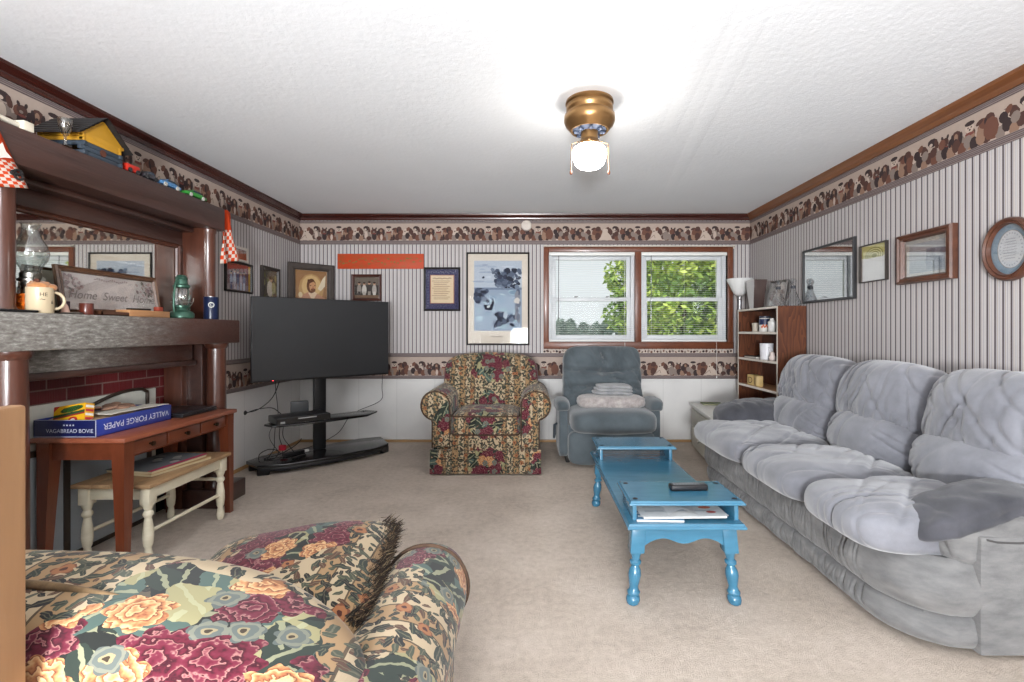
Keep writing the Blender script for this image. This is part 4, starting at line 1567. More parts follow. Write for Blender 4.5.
tv = thing('television', 'large flat television with a dark screen, on the black stand in the corner', 'television', (-1.845, 4.34, .754), math.radians(43))
b = B()
b.box(-.602, .602, -.012, .022, 0, .713, bev=.006)
b.box(-.45, .45, .02, .06, .08, .55, bev=.02)
b.link('body', M_tvblk, tv)
b = B()
b.box(-.594, .594, -.0135, -.0115, .016, .706)
b.link('screen', M_screen, tv)
b = B()
b.lathe([(.003, 0), (.003, .002)], seg=8, M=Matrix.Translation((-.44, -.013, .008)) @ Matrix.Rotation(PI / 2, 4, 'X'))
red = NT('red_standby_light')
red.fin(srgb((255, 60, 70)), .4)
red.p.inputs['Emission Color'].default_value = (1, .05, .08, 1)
red.p.inputs['Emission Strength'].default_value = 6
b.link('standby_light', red.mat, tv)
RT = Matrix.Translation(TO) @ Matrix.Rotation(TA, 4, 'Z')
t = thing('cable_box', 'wide black cable box on the middle shelf of the television stand', 'box', tuple(RT @ Vector((-.22, -.13, .392))), TA - .02)
b = B()
b.box(-.22, .22, -.12, .12, .006, .062, bev=.005)
for x in (-.19, .19):
    for y in (-.1, .1):
        b.box(x - .012, x + .012, y - .012, y + .012, 0, .008)
b.link('case', plastic('charcoal_case', (44, 44, 46), .4), t)
b = B()
b.box(-.22, .22, -.1212, -.119, .010, .056)
b.link('front_panel', M_gloss, t)
b = B()
b.box(-.05, .10, -.1222, -.121, .040, .050)
b.box(-.19, -.155, -.1222, -.121, .014, .032)
b.link('pale_print', flat((170, 170, 168)), t)
t = thing('router', 'small upright dark router behind the black cable box', 'router', tuple(RT @ Vector((-.17, .02, .3925))), TA - .25)
b = B()
b.box(-.075, .075, -.018, .018, 0, .155, bev=.012)
b.link('case', plastic('router_grey', (52, 54, 56), .45), t)

M_cable = plastic('black_cable', (26, 26, 28), .5)


def cable(label, pts, r=.004, name='cable', mat=None):
    # smooth the way through the given points
    P = [Vector(p) for p in pts]
    out = []
    for i in range(len(P) - 1):
        p0, p1, p2, p3 = P[max(i - 1, 0)], P[i], P[i + 1], P[min(i + 2, len(P) - 1)]
        for k in range(8):
            s = k / 8
            out.append(.5 * ((2 * p1) + (p2 - p0) * s + (2 * p0 - 5 * p1 + 4 * p2 - p3) * s * s + (3 * p1 - p0 - 3 * p2 + p3) * s ** 3))
    out.append(P[-1])
    b = B()
    b.tube(out, r, 6)
    o = b.build(name, mat or M_cable, origin=tuple(P[0]))
    return tag(o, label, 'cable')


L = lambda x, y, z: tuple(RT @ Vector((x, y, z)))
wall_pt = (XL + .006, 4.12, .478)
cable('black cable running from the left wall socket behind the television', [wall_pt, (-2.36, 4.17, .50), (-2.27, 4.24, .60), (-2.2, 4.25, .80), (-2.19, 4.26, .9)])
cable('black cable running from the left wall socket to the cable box', [(XL + .006, 4.135, .473), (-2.37, 4.17, .50), (-2.28, 4.24, .50), L(-.32, .08, .45), L(-.30, .06, .42)])
cable('thin black cable hanging from the television behind the cable box', [L(-.36, .02, .9), L(-.36, .06, .7), L(-.33, .10, .5), L(-.33, .11, .40), L(-.40, .10, .25), L(-.34, -.02, .10)], .003)
cable('thin black cable hanging behind the right end of the television', [(-1.55, 5.06, .95), (-1.56, 5.06, .60), (-1.57, 5.03, .45), L(.35, .08, .36), L(.2, .06, .2), L(0, .06, .12), L(-.2, .04, .095)], .003)
for k, (x0, xa) in enumerate(((-.36, -.40), (-.32, -.33), (-.29, -.27))):
    cable(('leftmost', 'middle', 'rightmost')[k] + ' of the black cables dropping from the shelf to the stand base', [L(x0, .05, .42), L(x0, .06, .36), L(x0 - .02, .02, .25), L(xa, -.03, .16), L(xa - .06 + .05 * k, -.06, .092)], .0035)
cable('tangled black cable looped on the left of the stand base', [L(-.52, -.04, .09), L(-.50, .0, .13), L(-.42, .03, .15), L(-.36, -.02, .13), L(-.42, -.10, .092), L(-.48, -.04, .092), L(-.34, .0, .10), L(-.22, -.02, .16), L(-.15, .03, .20)], .004)
t = thing('power_strip', 'small power strip with a white end among the cables on the stand base', 'power strip', L(-.22, -.04, .0855), TA + .15)
b = B()
b.box(-.11, .07, -.022, .022, 0, .028, bev=.006)
b.link('body', M_tvblk, t)
b = B()
b.box(.07, .115, -.014, .014, .004, .024, bev=.006)
b.link('white_plug', flat((226, 226, 224), .3), t)
t = thing('adapter_plug', 'red plug hanging among the cables under the shelf', 'plug', L(-.33, -.03, .135))
b = B()
b.box(-.03, .03, -.02, .02, 0, .05, bev=.012)
b.link('body', flat((186, 40, 58), .4), t)
t = thing('remote_control', 'small dark remote control lying on the stand base, in front of the cables', 'remote', L(-.24, -.17, .0855), TA + .5)
b = B()
b.box(-.07, .07, -.018, .018, 0, .014, bev=.005)
b.link('body', M_tvblk, t)
t = thing('cable_socket', 'small dark cable socket on the white panel of the left wall', 'socket', (XL, 4.125, .455))
b = B()
b.lathe([(.020, 0), (.020, .004), (.010, .006), (.010, .014)], seg=14, M=Matrix.Translation((XL, 4.125, .477)) @ Matrix.Rotation(PI / 2, 4, 'Y'))
b.build('plate', flat((50, 46, 44), .4), t)

# ================================================================ PICTURES
def zb(v):
    return 1.18 - (v - 331) / 93.9


def xb(u):
    return (u - 530) / 93.9


def people(a, n, x0, x1, y0, hgt, cols, seed=1):
    rnd = random.Random(seed)
    for k in range(n):
        x = x0 + (x1 - x0) * (k + .5) / n
        h = hgt * rnd.uniform(.86, 1.05)
        c = cols[k % len(cols)]
        a.ell(x, y0 + h * .42, (x1 - x0) / n * .46, h * .42, c)
        a.ell(x, y0 + h * .90, h * .10, h * .12, (190, 150, 124))
        a.ell(x, y0 + h * .96, h * .10, h * .07, (60, 44, 36))
        a.rect(x - (x1 - x0) / n * .28, x + (x1 - x0) / n * .28, y0 - .02, y0 + h * .3, cols[(k + 2) % len(cols)])


def art_family(w, h):
    a = Art()
    a.rect(-w / 2, w / 2, -h / 2, h / 2, (124, 96, 104))
    a.rect(-w / 2, w / 2, h * .2, h / 2, (120, 50, 52))
    a.rect(-w / 2, w / 2, -h / 2, -h * .28, (146, 132, 140))
    people(a, 5, -w * .36, w * .3, -h * .40, h * .68, [(168, 180, 206), (196, 204, 220), (84, 92, 130), (186, 176, 190), (120, 128, 160)])
    a.rect(w * .42, w / 2, -h / 2, h / 2, (202, 164, 70))
    a.rect(-w / 2, -w * .45, -h / 2, h * .4, (52, 40, 40))
    return a


P_thin = [(0, 0), (0, .018), (.006, .022), (.016, .018), (.020, .008)]
P_mid = [(0, 0), (0, .020), (.008, .026), (.020, .020), (.026, .022), (.032, .008)]
frame('picture_frame', 'dark framed colour photograph of a standing family on the left wall, below the right bandana', 'picture', (XL, 4.025, 1.503), PI / 2, .37, .255, P_thin, M_blackframe, art_family, 'framed photographs', M_pgl)


def art_baby(w, h):
    a = Art()
    a.rect(-w / 2, w / 2, -h / 2, h / 2, (126, 84, 66))
    a.ell(-.02, -.01, .05, .045, (168, 118, 92))
    a.ell(.03, .0, .03, .03, (148, 98, 78))
    return a


frame('picture_frame', 'small white framed brown photograph, partly behind the right bandana', 'picture', (XL, 4.03, 1.765), PI / 2, .255, .125, [(0, 0), (0, .01), (.004, .013), (.018, .012), (.020, .006)], flat((214, 206, 196), .5), art_baby, 'framed photographs', M_pgl)


def art_bride(w, h):
    a = Art()
    a.rect(-w / 2, w / 2, -h / 2, h / 2, (92, 84, 68))
    for k in range(14):
        a.ell(-w * .4 + (k % 4) * w * .27, -h * .4 + k * h * .06, .03, .02, ((112, 112, 62), (70, 66, 52), (150, 146, 96))[k % 3], k)
    a.ell(.0, -h * .12, w * .2, h * .28, (212, 206, 196))
    a.ell(.02, h * .2, w * .12, h * .09, (196, 160, 134))
    a.ell(.02, h * .25, w * .13, h * .06, (70, 54, 42))
    a.ell(w * .26, -h * .08, w * .14, h * .2, (170, 170, 120))
    return a


frame('picture_frame', 'narrow dark framed photograph with a pale dressed figure, left wall beside the corner', 'picture', (XL, 4.51, 1.44), PI / 2, .31, .34, P_mid, flat((56, 50, 46), .4), art_bride, 'framed photographs', M_pgl)


def art_portrait(w, h):
    a = Art()
    a.rect(-w / 2, w / 2, -h / 2, h / 2, (150, 112, 76))
    a.ell(0, .0, w * .40, h * .42, (176, 140, 94))
    a.ell(.0, .03, w * .31, h * .30, (204, 172, 120))
    a.poly([(-w / 2, -h / 2), (-w * .42, -h * .24), (-w * .12, -h * .08), (w * .16, -h * .10), (w * .46, -h * .24), (w / 2, -h / 2)], (178, 132, 106))
    a.poly([(-w * .1, -h * .1), (w * .04, -h * .32), (w * .18, -h * .11), (w * .05, -h * .02)], (214, 190, 160))
    a.ell(.0, h * .09, w * .15, h * .20, (104, 66, 42))
    a.ell(.012, h * .08, w * .105, h * .15, (196, 146, 106))
    a.poly([(-w * .13, h * .12), (-w * .12, h * .26), (w * .05, h * .285), (w * .15, h * .16), (w * .06, h * .21)], (92, 58, 38))
    a.ell(.018, -h * .02, w * .075, h * .055, (112, 72, 48))
    a.ell(-.008, h * .10, .008, .004, (60, 42, 34)); a.ell(.034, h * .10, .008, .004, (60, 42, 34))
    a.ell(.016, h * .06, .006, .014, (176, 122, 86)); a.ell(.016, h * .012, .014, .004, (150, 90, 72))
    a.poly([(w * .2, h * .02), (w * .36, h * .30), (w * .46, h * .40), (w * .44, h * .1), (w * .3, -h * .04)], (218, 204, 176))
    a.ell(-w * .34, -h * .16, .02, .03, (204, 186, 150))
    return a


frame('picture_frame', 'wide rough framed warm-toned portrait of a robed man, hung across the corner above the television', 'picture', (-2.245, 4.925, 1.345), math.radians(43), .455, .525, [(0, 0), (0, .02), (.012, .03), (.044, .026), (.05, .034), (.062, .03), (.072, .010)], wood('rough_dark_frame', (34, 28, 26), (78, 68, 62), (9, 9, 9), .6, 0, .6), art_portrait, 'framed photographs', M_pgl)

def art_group(w, h):
    a = Art()
    a.rect(-w / 2, w / 2, -h / 2, h / 2, (70, 64, 60))
    a.rect(-w / 2, w / 2, h * .12, h / 2, (110, 100, 90))
    people(a, 4, -w * .42, w * .42, -h * .38, h * .72, [(150, 142, 134), (200, 194, 186), (72, 66, 64), (176, 168, 160)], 4)
    a.rect(-w / 2, w / 2, -h / 2, -h * .36, (120, 96, 78))
    return a


frame('picture_frame', 'small dark framed photograph of a group, under the orange board', 'picture', ((xb(352) + xb(382)) / 2, YB, zb(301)), 0, xb(382) - xb(352), zb(274.5) - zb(301), P_mid, wood('dark_red_frame', (46, 22, 18), (84, 46, 36), (12, 12, 12), .35, .2), art_group, 'framed photographs', M_pgl)


def art_cert(w, h):
    a = Art()
    a.rect(-w / 2, w / 2, -h / 2, h / 2, (52, 52, 84))
    a.rect(-w * .37, w * .37, -h * .36, h * .36, (150, 96, 78))
    a.rect(-w * .345, w * .345, -h * .345, h * .345, (212, 192, 160))
    for k in range(11):
        a.rect(-w * (.26 if k % 4 else .31), w * (.24 - .05 * (k % 3)), h * (.20 - k * .045), h * (.213 - k * .045), (150, 120, 100))
    a.line([(-w * .28 + k * w * .056, h * .27 + .006 * math.sin(k * 2.2)) for k in range(11)], .006, (96, 66, 56))
    for k in range(12):
        a.ell(-w * .4 + k * w * .073, h * .43 + .006 * math.sin(k * 3), .012, .007, (88, 86, 112), k)
        a.ell(-w * .43, -h * .42 + k * h * .07, .008, .012, (80, 80, 108), k)
        a.ell(w * .43, -h * .42 + k * h * .07, .008, .012, (36, 34, 64), k)
    return a


frame('picture_frame', 'black framed verse with navy blue border, just right of the long orange board', 'picture', ((xb(424) + xb(460.5)) / 2, YB, zb(311)), 0, xb(460.5) - xb(424), zb(267.5) - zb(311), P_thin, M_blackframe, art_cert, 'framed photographs', M_pgl)


def art_lake(w, h):
    a = Art()
    rnd = random.Random(11)
    a.rect(-w / 2, w / 2, -h / 2, h / 2, (210, 200, 186))
    x0, x1, y0, y1 = -w * .40, w * .40, -h * .36, h * .425
    hh = y1 - y0
    a.rect(x0, x1, y0, y1, (142, 158, 176))
    a.rect(x0, x1, y0 + hh * .62, y1, (172, 182, 194))
    for k in range(16):
        a.ell(rnd.uniform(x0 * .8, x1 * .4), rnd.uniform(y0 + hh * .68, y1 - .03), rnd.uniform(.03, .09), rnd.uniform(.006, .016), rnd.choice([(186, 194, 204), (160, 172, 188), (150, 160, 178)]), 0, 9)
    a.rect(x0, x1, y0 + hh * .585, y0 + hh * .615, (112, 126, 146))
    for k in range(26):
        a.ell(rnd.uniform(x0 * .85, x1 * .85), rnd.uniform(y0 + .02, y0 + hh * .56), rnd.uniform(.02, .07), rnd.uniform(.008, .03), rnd.choice([(164, 188, 198), (122, 146, 166), (182, 202, 208), (150, 176, 186)]), rnd.uniform(-.3, .3), 8)
    for k in range(170):                                       # dark trees on the right, mound at left, bush below
        g = k % 5
        if g < 3:
            cx, cy, sx, sy = .35 * x1 + rnd.gauss(0, .06), y0 + hh * rnd.uniform(.62, .88), .028, .022
        elif g == 3:
            cx, cy, sx, sy = x0 * .72 + rnd.gauss(0, .04), y0 + hh * rnd.uniform(.42, .58), .03, .026
        else:
            cx, cy, sx, sy = x1 * .40 + rnd.gauss(0, .07), y0 + hh * rnd.uniform(.08, .25), .03, .026
        a.ell(min(max(cx, x0 + .02), x1 - .02), cy, sx * rnd.uniform(.6, 1.3), sy * rnd.uniform(.6, 1.3), rnd.choice([(70, 80, 100), (56, 62, 80), (88, 98, 116), (46, 50, 64), (112, 124, 142)]), rnd.uniform(-1, 1), 7)
    for k in range(20):
        a.ell(x1 - .03 + rnd.uniform(-.03, .0), y0 + hh * rnd.uniform(.1, .55), .02, .04, rnd.choice([(110, 116, 130), (132, 136, 146), (88, 96, 114)]), rnd.uniform(-.4, .4), 7)
    a.poly([(x0 + .12, y0 + hh * .30), (x0 + .19, y0 + hh * .29), (x0 + .215, y0 + hh * .40), (x0 + .20, y0 + hh * .47), (x0 + .185, y0 + hh * .385), (x0 + .16, y0 + hh * .36), (x0 + .10, y0 + hh * .38)], (38, 40, 54))
    a.ell(x0 + .155, y0 + hh * .345, .02, .012, (196, 204, 208), .4)
    a.poly([(x1 - .085, y0 + hh * .40), (x1 - .03, y0 + hh * .385), (x1 - .02, y0 + hh * .45), (x1 - .05, y0 + hh * .48), (x1 - .08, y0 + hh * .45)], (200, 196, 190))
    a.poly([(x1 - .20, y0 + hh * .2), (x1 - .165, y0 + hh * .16), (x1 - .15, y0 + hh * .24), (x1 - .18, y0 + hh * .29)], (176, 190, 200))
    a.ell(x0 + .10, y0 + hh * .76, .014, .012, (56, 60, 76), .5)
    a.line([(-.07 + k * .014, -h * .425 + .007 * math.sin(k * 2.3)) for k in range(10)], .004, (70, 62, 60))
    return a


frame('picture_frame', 'large dark framed blue lake print with a wide cream border, left of the window', 'picture', ((xb(466.5) + xb(529.5)) / 2, YB, zb(345)), 0, xb(529.5) - xb(466.5), zb(252.5) - zb(345), [(0, 0), (0, .018), (.006, .022), (.014, .018), (.018, .010)], M_blackframe, art_lake, 'framed photographs', M_pgl)

t = thing('painted_board', 'long flat painted orange board on the back wall above the small group photograph', 'wall decoration', ((xb(338) + xb(424)) / 2, YB, zb(269)))
M_saw = NT('orange_painted_board')
_n = M_saw.noise(M_saw.coord('Object', scale=(6, 1, 9)), 2.2, 3)
M_saw = M_saw.fin(M_saw.mix(M_saw.m('MULTIPLY_ADD', _n, 2.4, -.95, clamp=True), srgb((190, 68, 34)), srgb((156, 84, 46))), .55, 0, .3)
b = B()
b.box(xb(338), xb(424), YB - .014, YB - .004, zb(269), zb(254), bev=.002)
rnd = random.Random(9)
a = Art()
for k in range(26):
    x = xb(338) + .03 + k * .034
    z = zb(261.5) + rnd.uniform(-.03, .03)
    a.poly([(x + .018 * math.cos(q * PI / 4) * rnd.uniform(.5, 1.2), z + .011 * math.sin(q * PI / 4) * rnd.uniform(.5, 1.2)) for q in range(8)], ((150, 100, 54), (134, 104, 58))[k % 2])
mats = [M_saw]
a.into(b, lambda x, y, q: Vector((x, YB - .0138 - q, y)), mats)
b.build('board', mats, t)

t = thing('smoke_detector', 'round white disc on the dog border above the right edge of the lake print', 'detector', (xb(526.5), YB, zb(226) - .055))
b = B()
b.lathe([(.056, 0), (.056, .018), (.050, .028), (.02, .031), (.018, .028)], seg=32, M=Matrix.Translation((xb(526.5), YB - .008, zb(226))) @ Matrix.Rotation(PI / 2, 4, 'X'))
b.build('cover', flat((214, 204, 194), .5), t)
b = B()
b.box(xb(526.5) - .012, xb(526.5) + .012, YB - .008, YB, zb(226) - .012, zb(226) + .012)
b.build('mount', flat((190, 186, 180), .5), t)

# ---- right wall pictures
def art_dark(w, h):
    a = Art()
    a.rect(-w / 2, w / 2, -h / 2, h / 2, (96, 108, 120))
    a.rect(-w / 2, w / 2, h * .30, h / 2, (72, 82, 90))
    return a


frame('picture_frame', 'dark framed glossy picture reflecting the window, right wall above the decanters', 'picture', (XR, 3.765, 1.412), -PI / 2, .655, .447, [(0, 0), (0, .020), (.004, .024), (.018, .022), (.020, .012)], flat((52, 52, 54), .3), art_dark, 'framed photographs', clear_glass('reflective_picture_glass', (1, 1, 1, 1), .42))


def art_card_reflection(w, h):
    a = Art()
    a.rect(-w / 2, w / 2, -h / 2, h / 2, (232, 232, 230))
    a.rect(-w / 2, w / 2, h * .16, h / 2, (206, 202, 132))  # tree mirrored in the glass, painted as the yellow-green top
    for k in range(7):
        a.ell(0, h * .2, w * (.36 - k * .04), h * (.24 - k * .03), ((150, 152, 92), (216, 214, 160))[k % 2])
    a.rect(-w / 2, w / 2, -h / 2, h * .14, (232, 232, 230))
    return a


frame('picture_frame', 'small thin framed card with painted yellow-green tree reflection over white on the right wall', 'picture', (XR, 3.26, 1.516), -PI / 2, .255, .258, [(0, 0), (0, .022), (.002, .024), (.006, .023), (.007, .014)], flat((60, 54, 50), .4), art_card_reflection, 'framed photographs', M_pgl)


def art_sea(w, h):
    a = Art()
    a.rect(-w / 2, w / 2, -h / 2, h / 2, (222, 220, 210))
    a.rect(-w * .43, w * .40, -h * .42, h * .40, (196, 202, 206))
    a.rect(-w * .43, w * .40, -h * .42, -h * .1, (176, 186, 194))
    a.rect(-w * .02, w * .40, -h * .36, h * .2, (146, 158, 172))
    for k in range(9):
        a.ell(w * (.05 + .04 * k), -h * .12 + .02 * (k % 3), .03, .025, ((132, 144, 160), (160, 172, 184))[k % 2], k)
    return a


frame('picture_frame', 'deep reddish wood framed pale picture between the small card and the oval frame', 'picture', (XR, 2.825, 1.468), -PI / 2, .395, .305, [(0, 0), (0, .030), (.006, .042), (.016, .044), (.024, .034), (.034, .036), (.044, .014)], M_redframe, art_sea, 'framed photographs', M_pglr)

# oval frame
OC = (XR, 2.33, 1.578)
t = thing('oval_frame', 'oval reddish wood frame with blue-grey mat and written oval at the right picture edge', 'picture', (XR, 2.33, 1.42), -PI / 2, 'framed photographs')
ra, rb_ = .130, .155
b = B()
rows = []
for ins, d in [(0, 0), (0, .022), (.006, .034), (.014, .038), (.022, .030), (.028, .032), (.034, .012)]:
    rows.append([Vector(((ra - ins) * math.cos(k * PI / 24), -d, .158 + (rb_ - ins) * math.sin(k * PI / 24))) for k in range(48)])
b.skin(rows, close_u=True)
b.link('frame', M_redframe, t, angle=30)
b = B()
a = Art()
a.ell(0, 0, ra - .02, rb_ - .02, (134, 154, 168), n=40)
a.ell(0, 0, ra - .062, rb_ - .062, (150, 140, 132), n=40)
a.ell(0, 0, ra - .065, rb_ - .065, (206, 208, 210), n=40)
for k in range(26):
    q = 2 * PI * k / 26
    a.ell(.053 * math.cos(q), .078 * math.sin(q), .005, .003, (160, 166, 172), q, 6)
for k in range(8):
    ww = .036 - .002 * abs(k - 4) ** 1.3
    a.line([(-ww + j * ww / 8, .05 - k * .0135 + .0022 * math.sin(j * 2.1 + k * 3)) for j in range(17)], .0016, (120, 122, 128))
mats = [flat((134, 154, 168), .7)]
a.into(b, lambda x, y, q: Vector((x, -.006 - q, .158 + y)), mats)
b.link('print', mats, t)
b = B()
b.prism([((ra - .033) * math.cos(k * PI / 24), .158 + (rb_ - .033) * math.sin(k * PI / 24)) for k in range(48)], -.015, -.013, axis='y')
b.link('glass', M_pgl, t)

# ================================================================ WINDOW BLINDS
M_slat = plastic('white_blind_slat', (232, 232, 228), .45)
M_wand = clear_glass('blind_wand_plastic', (.35, .36, .38, 1), .1)


def blind(label, x0, x1, cordx, cordz):
    t = thing('window_blind', label, 'blind', ((x0 + x1) / 2, YB - .01, WZ0), 0, 'white mini blinds')
    y = YB + .012
    b = B()
    b.box(x0 + .004, x1 - .004, y - .018, y + .018, WZ1 - .036, WZ1 - .002, bev=.003)
    b.build('head_rail', M_slat, t)
    b = B()
    n = 40
    for k in range(n):
        z = WZ0 + .03 + (WZ1 - .05 - WZ0 - .03) * k / (n - 1)
        b.skin([[Vector((x0 + .008, y - .012, z - .0012)), Vector((x1 - .008, y - .012, z - .0012))], [Vector((x0 + .008, y, z + .0016)), Vector((x1 - .008, y, z + .0016))], [Vector((x0 + .008, y + .012, z + .001)), Vector((x1 - .008, y + .012, z + .001))],
                [Vector((x0 + .008, y + .012, z + .0004)), Vector((x1 - .008, y + .012, z + .0004))], [Vector((x0 + .008, y, z + .001)), Vector((x1 - .008, y, z + .001))], [Vector((x0 + .008, y - .012, z - .0018)), Vector((x1 - .008, y - .012, z - .0018))]])
    b.build('slats', M_slat, t, smooth=False)
    b = B()
    b.box(x0 + .006, x1 - .006, y - .012, y + .012, WZ0 + .004, WZ0 + .022, bev=.004)
    b.build('bottom_rail', M_slat, t)
    for k in (.12, .5, .88):
        b = B()
        xx = x0 + (x1 - x0) * k
        b.tube([(xx, y - .013, WZ0 + .02), (xx, y - .013, WZ1 - .03)], .0009, 4)
        b.build('ladder_cord', M_slat, t)
    b = B()
    b.tube([(x0 + .105, y - .024, WZ1 - .04), (x0 + .102, y - .026, WZ1 - .72)], .004, 6)
    b.build('tilt_wand', M_wand, t)
    b = B()
    b.tube([(cordx, y - .02, WZ1 - .03), (cordx, YB - .034, WZ0 + .2), (cordx + .003, YB - .036, cordz)], .0013, 5)
    b.lathe([(.002, -.02), (.006, -.016), (.004, .004)], (cordx + .003, YB - .036, cordz), 8)
    b.build('pull_cord', M_slat, t)


blind('white mini blind with open slats over the left half of the double window', WX0, XM0, xb(624), zb(352))
blind('white mini blind with open slats over the right half of the double window', XM1, WX1, xb(715), zb(376))
t = thing('curtain_rod', 'thin white curtain rod with curled ends across the top of the window casing', 'curtain rod', (1.15, YB - .05, 2.05))
b = B()
b.tube([(.155, YB, 2.075), (.155, YB - .045, 2.075), (.17, YB - .06, 2.075), (2.15, YB - .06, 2.075), (2.165, YB - .045, 2.075), (2.165, YB, 2.075)], .007, 8)
b.build('rod', flat((216, 208, 196), .4), t)
b = B()
for x in (.16, 2.16):
    b.box(x - .012, x + .012, YB - .02, YB, 2.055, 2.095, bev=.003)
b.build('bracket', flat((216, 208, 196), .4), t)

# ================================================================ FLORAL ARMCHAIR BY THE BACK WALL
M_floral = floral('floral_tapestry', 0.0)
M_floral_side = floral('floral_tapestry_sides', 5.5, half=.5)
M_welt = fabric('dark_welt', (46, 36, 30), (84, 64, 50), 40, 300, .9, .1, 0)
CX, CYF = -.365, 3.93
ch = thing('armchair', 'floral tapestry armchair with rolled arms and skirt, in front of the back wall', 'armchair', (CX, 4.40, 0))


def roll_arm(b, s, cx, yf, yb, zc, r, xin, xout, zfloor, x_roll, mi=0):
    """rolled arm outline (front view) extruded front to back; s = -1 left, +1 right"""
    o = []
    # start inner bottom, up the inner side, round the roll, down the outer side
    o.append((cx + s * xin, zfloor))
    o.append((cx + s * xin, zc - .02))
    for k in range(19):
        a = math.radians(165 - k * (165 + 95) / 18)
        o.append((cx + s * (x_roll + r * math.cos(a)), zc + r * math.sin(a)))
    o.append((cx + s * xout, zc - r * .98))
    o.append((cx + s * xout, zfloor))
    if s < 0:
        o.reverse()
    b.prism(o, yf, yb, axis='y', bev=.022, seg=3, mi=mi)


for s in (-1, 1):
    b = B()
    roll_arm(b, s, CX, CYF + .01, 4.72, .565, .130, .285, .445, .22, .412)
    arm = b.build('arm', M_floral_side, ch, angle=60)
    b = B()
    zc, r, xr = .565, .118, .412
    pts = [(CX + s * .292, CYF + .012, .22 + k * .06) for k in range(5)] + [(CX + s * (xr + r * math.cos(math.radians(a))), CYF + .012, zc + r * math.sin(math.radians(a))) for a in range(165, -90, -15)] + [(CX + s * .438, CYF + .012, zc - .14), (CX + s * .438, CYF + .012, .22)]
    b.tube(pts, .006, 8)
    b.build('welt', M_welt, arm)
b = B()
b.box(CX - .44, CX + .44, CYF + .05, 4.76, .06, .34, bev=.02)
b.build('base', M_floral, ch)
b = B()
b.cush((CX, CYF + .048, .27), (.60, .10, .15), 8, 10)
b.build('front_rail', M_floral, ch)
for x0, x1, yo in ((-.455, -.285, 0), (-.282, .282, .008), (.285, .455, 0)):
    b = B()
    n = 24
    rows = []
    for z, fl in ((.205, 0), (.15, .004), (.06, .012), (.012, .016)):
        rows.append([Vector((CX + x0 + (x1 - x0) * k / n, CYF + yo - fl - .003 * math.sin(k * 1.3) * (fl / .016), z)) for k in range(n + 1)])
    rows = [[Vector((p.x, p.y + .02, p.z)) for p in rows[0]]] + rows + [[Vector((p.x, p.y + .025, p.z)) for p in rows[-1]]]
    b.skin(rows)
    b.build('skirt', M_floral, ch, angle=70)
for s in (-1, 1):
    b = B()
    rows = []
    for z, fl in ((.205, 0), (.012, .012)):
        rows.append([Vector((CX + s * (.447 + fl), CYF + .01 + .80 * k / 8, z)) for k in range(9)])
    b.skin(rows + [[Vector((p.x - s * .01, p.y, p.z)) for p in rows[-1]]])
    b.build('skirt', M_floral_side, ch)


def seat_d(q, co):
    co = co.copy()
    co.z += .026 * max(0, q.z) * (1 - abs(q.x) ** 3) * (1 - abs(q.y) ** 3)
    co.z += .006 * fbm(co.x * 5, co.y * 5, 2)
    return co


b = B()
b.cush((CX, 4.185, .405), (.572, .56, .185), 7, 18, disp=seat_d)
b.build('seat_cushion', M_floral, ch, angle=80)
b = B()
for z in (.482, .332):
    b.tube([(CX + .275 * math.cos(a) ** 1 if False else CX + x, y, z) for x, y in ((-.28, 4.2), (-.279, 3.95), (-.262, 3.915), (0, 3.902), (.262, 3.915), (.279, 3.95), (.28, 4.2))], .006, 8)
b.build('seat_welt', M_welt, ch)


def back_d(q, co):
    co = co.copy()
    top = max(0.0, q.z)
    co.z += .035 * top * (1 - q.x ** 2)                    # gently arched top
    co.x *= 1.0 - .07 * max(0, -q.z) - .02 * top ** 4
    co.y -= .035 * max(0, -q.y) * (1 - abs(q.x) ** 2.5) * (1 - abs(q.z) ** 2.5)
    co.y += .006 * fbm(co.x * 4, co.z * 4, 7)
    return co


b = B()
b.cush((CX, 4.535, .665), (.88, .26, .55), 5.5, 20, disp=back_d, M=Matrix.Rotation(-.20, 4, 'X'))
b.build('backrest', M_floral, ch, angle=80)
b = B()
b.cush((CX, 4.70, .58), (.86, .18, .66), 7, 12, M=Matrix.Rotation(-.10, 4, 'X'))
b.build('outer_back', M_floral_side, ch, angle=80)

# ================================================================ BLUE-GREY RECLINER
M_recl = fabric('blue_grey_velour', (60, 67, 71), (92, 101, 106), 5, 420, .9, .2, .4)
RX, RYF = .70, 4.10
rc = thing('recliner', 'blue-grey velour recliner with tufted back, under the left window', 'recliner', (RX, 4.5, 0))


def tuft(q, co):
    """tufted back: two cross creases and a centre button"""
    co = co.copy()
    f = max(0.0, -q.y)
    x, z = q.x, q.z
    g = 0.0
    for zc, w, dp in ((.34, .055, .040), (-.22, .055, .040)):
        zz = zc + .10 * math.cos(x * PI * .5) * (-1 if zc > 0 else .3)
        g += dp * math.exp(-((z - zz) / w) ** 2) * (1 - .25 * abs(x))
        g += dp * .5 * math.exp(-((z - zz) / (w * 3.5)) ** 2)
    g += .045 * math.exp(-((x + .04 * math.sin(z * 9)) / .035) ** 2) * math.exp(-((z - .62) / .30) ** 2) + .06 * math.exp(-(x / .10) ** 2 - ((z - .22) / .10) ** 2)
    th = math.atan2(z - .22, x + 1e-4)
    g += .034 * creases(th * .3, min(1, math.hypot(x, z - .22)), 5, .13, .02) + .022 * creases(x * .35 + z * .2, .5 + z * .5, 2, .09, .012, .1)
    co.y += f * (g - .045 * (1 - x * x) * (1 - z * z))
    co.x *= 1.0 - .035 * (z + 1) / 2
    co += Vector((fbm(x * 4, z * 4, 1), 0, fbm(x * 4, z * 4, 9))) * .006
    return co


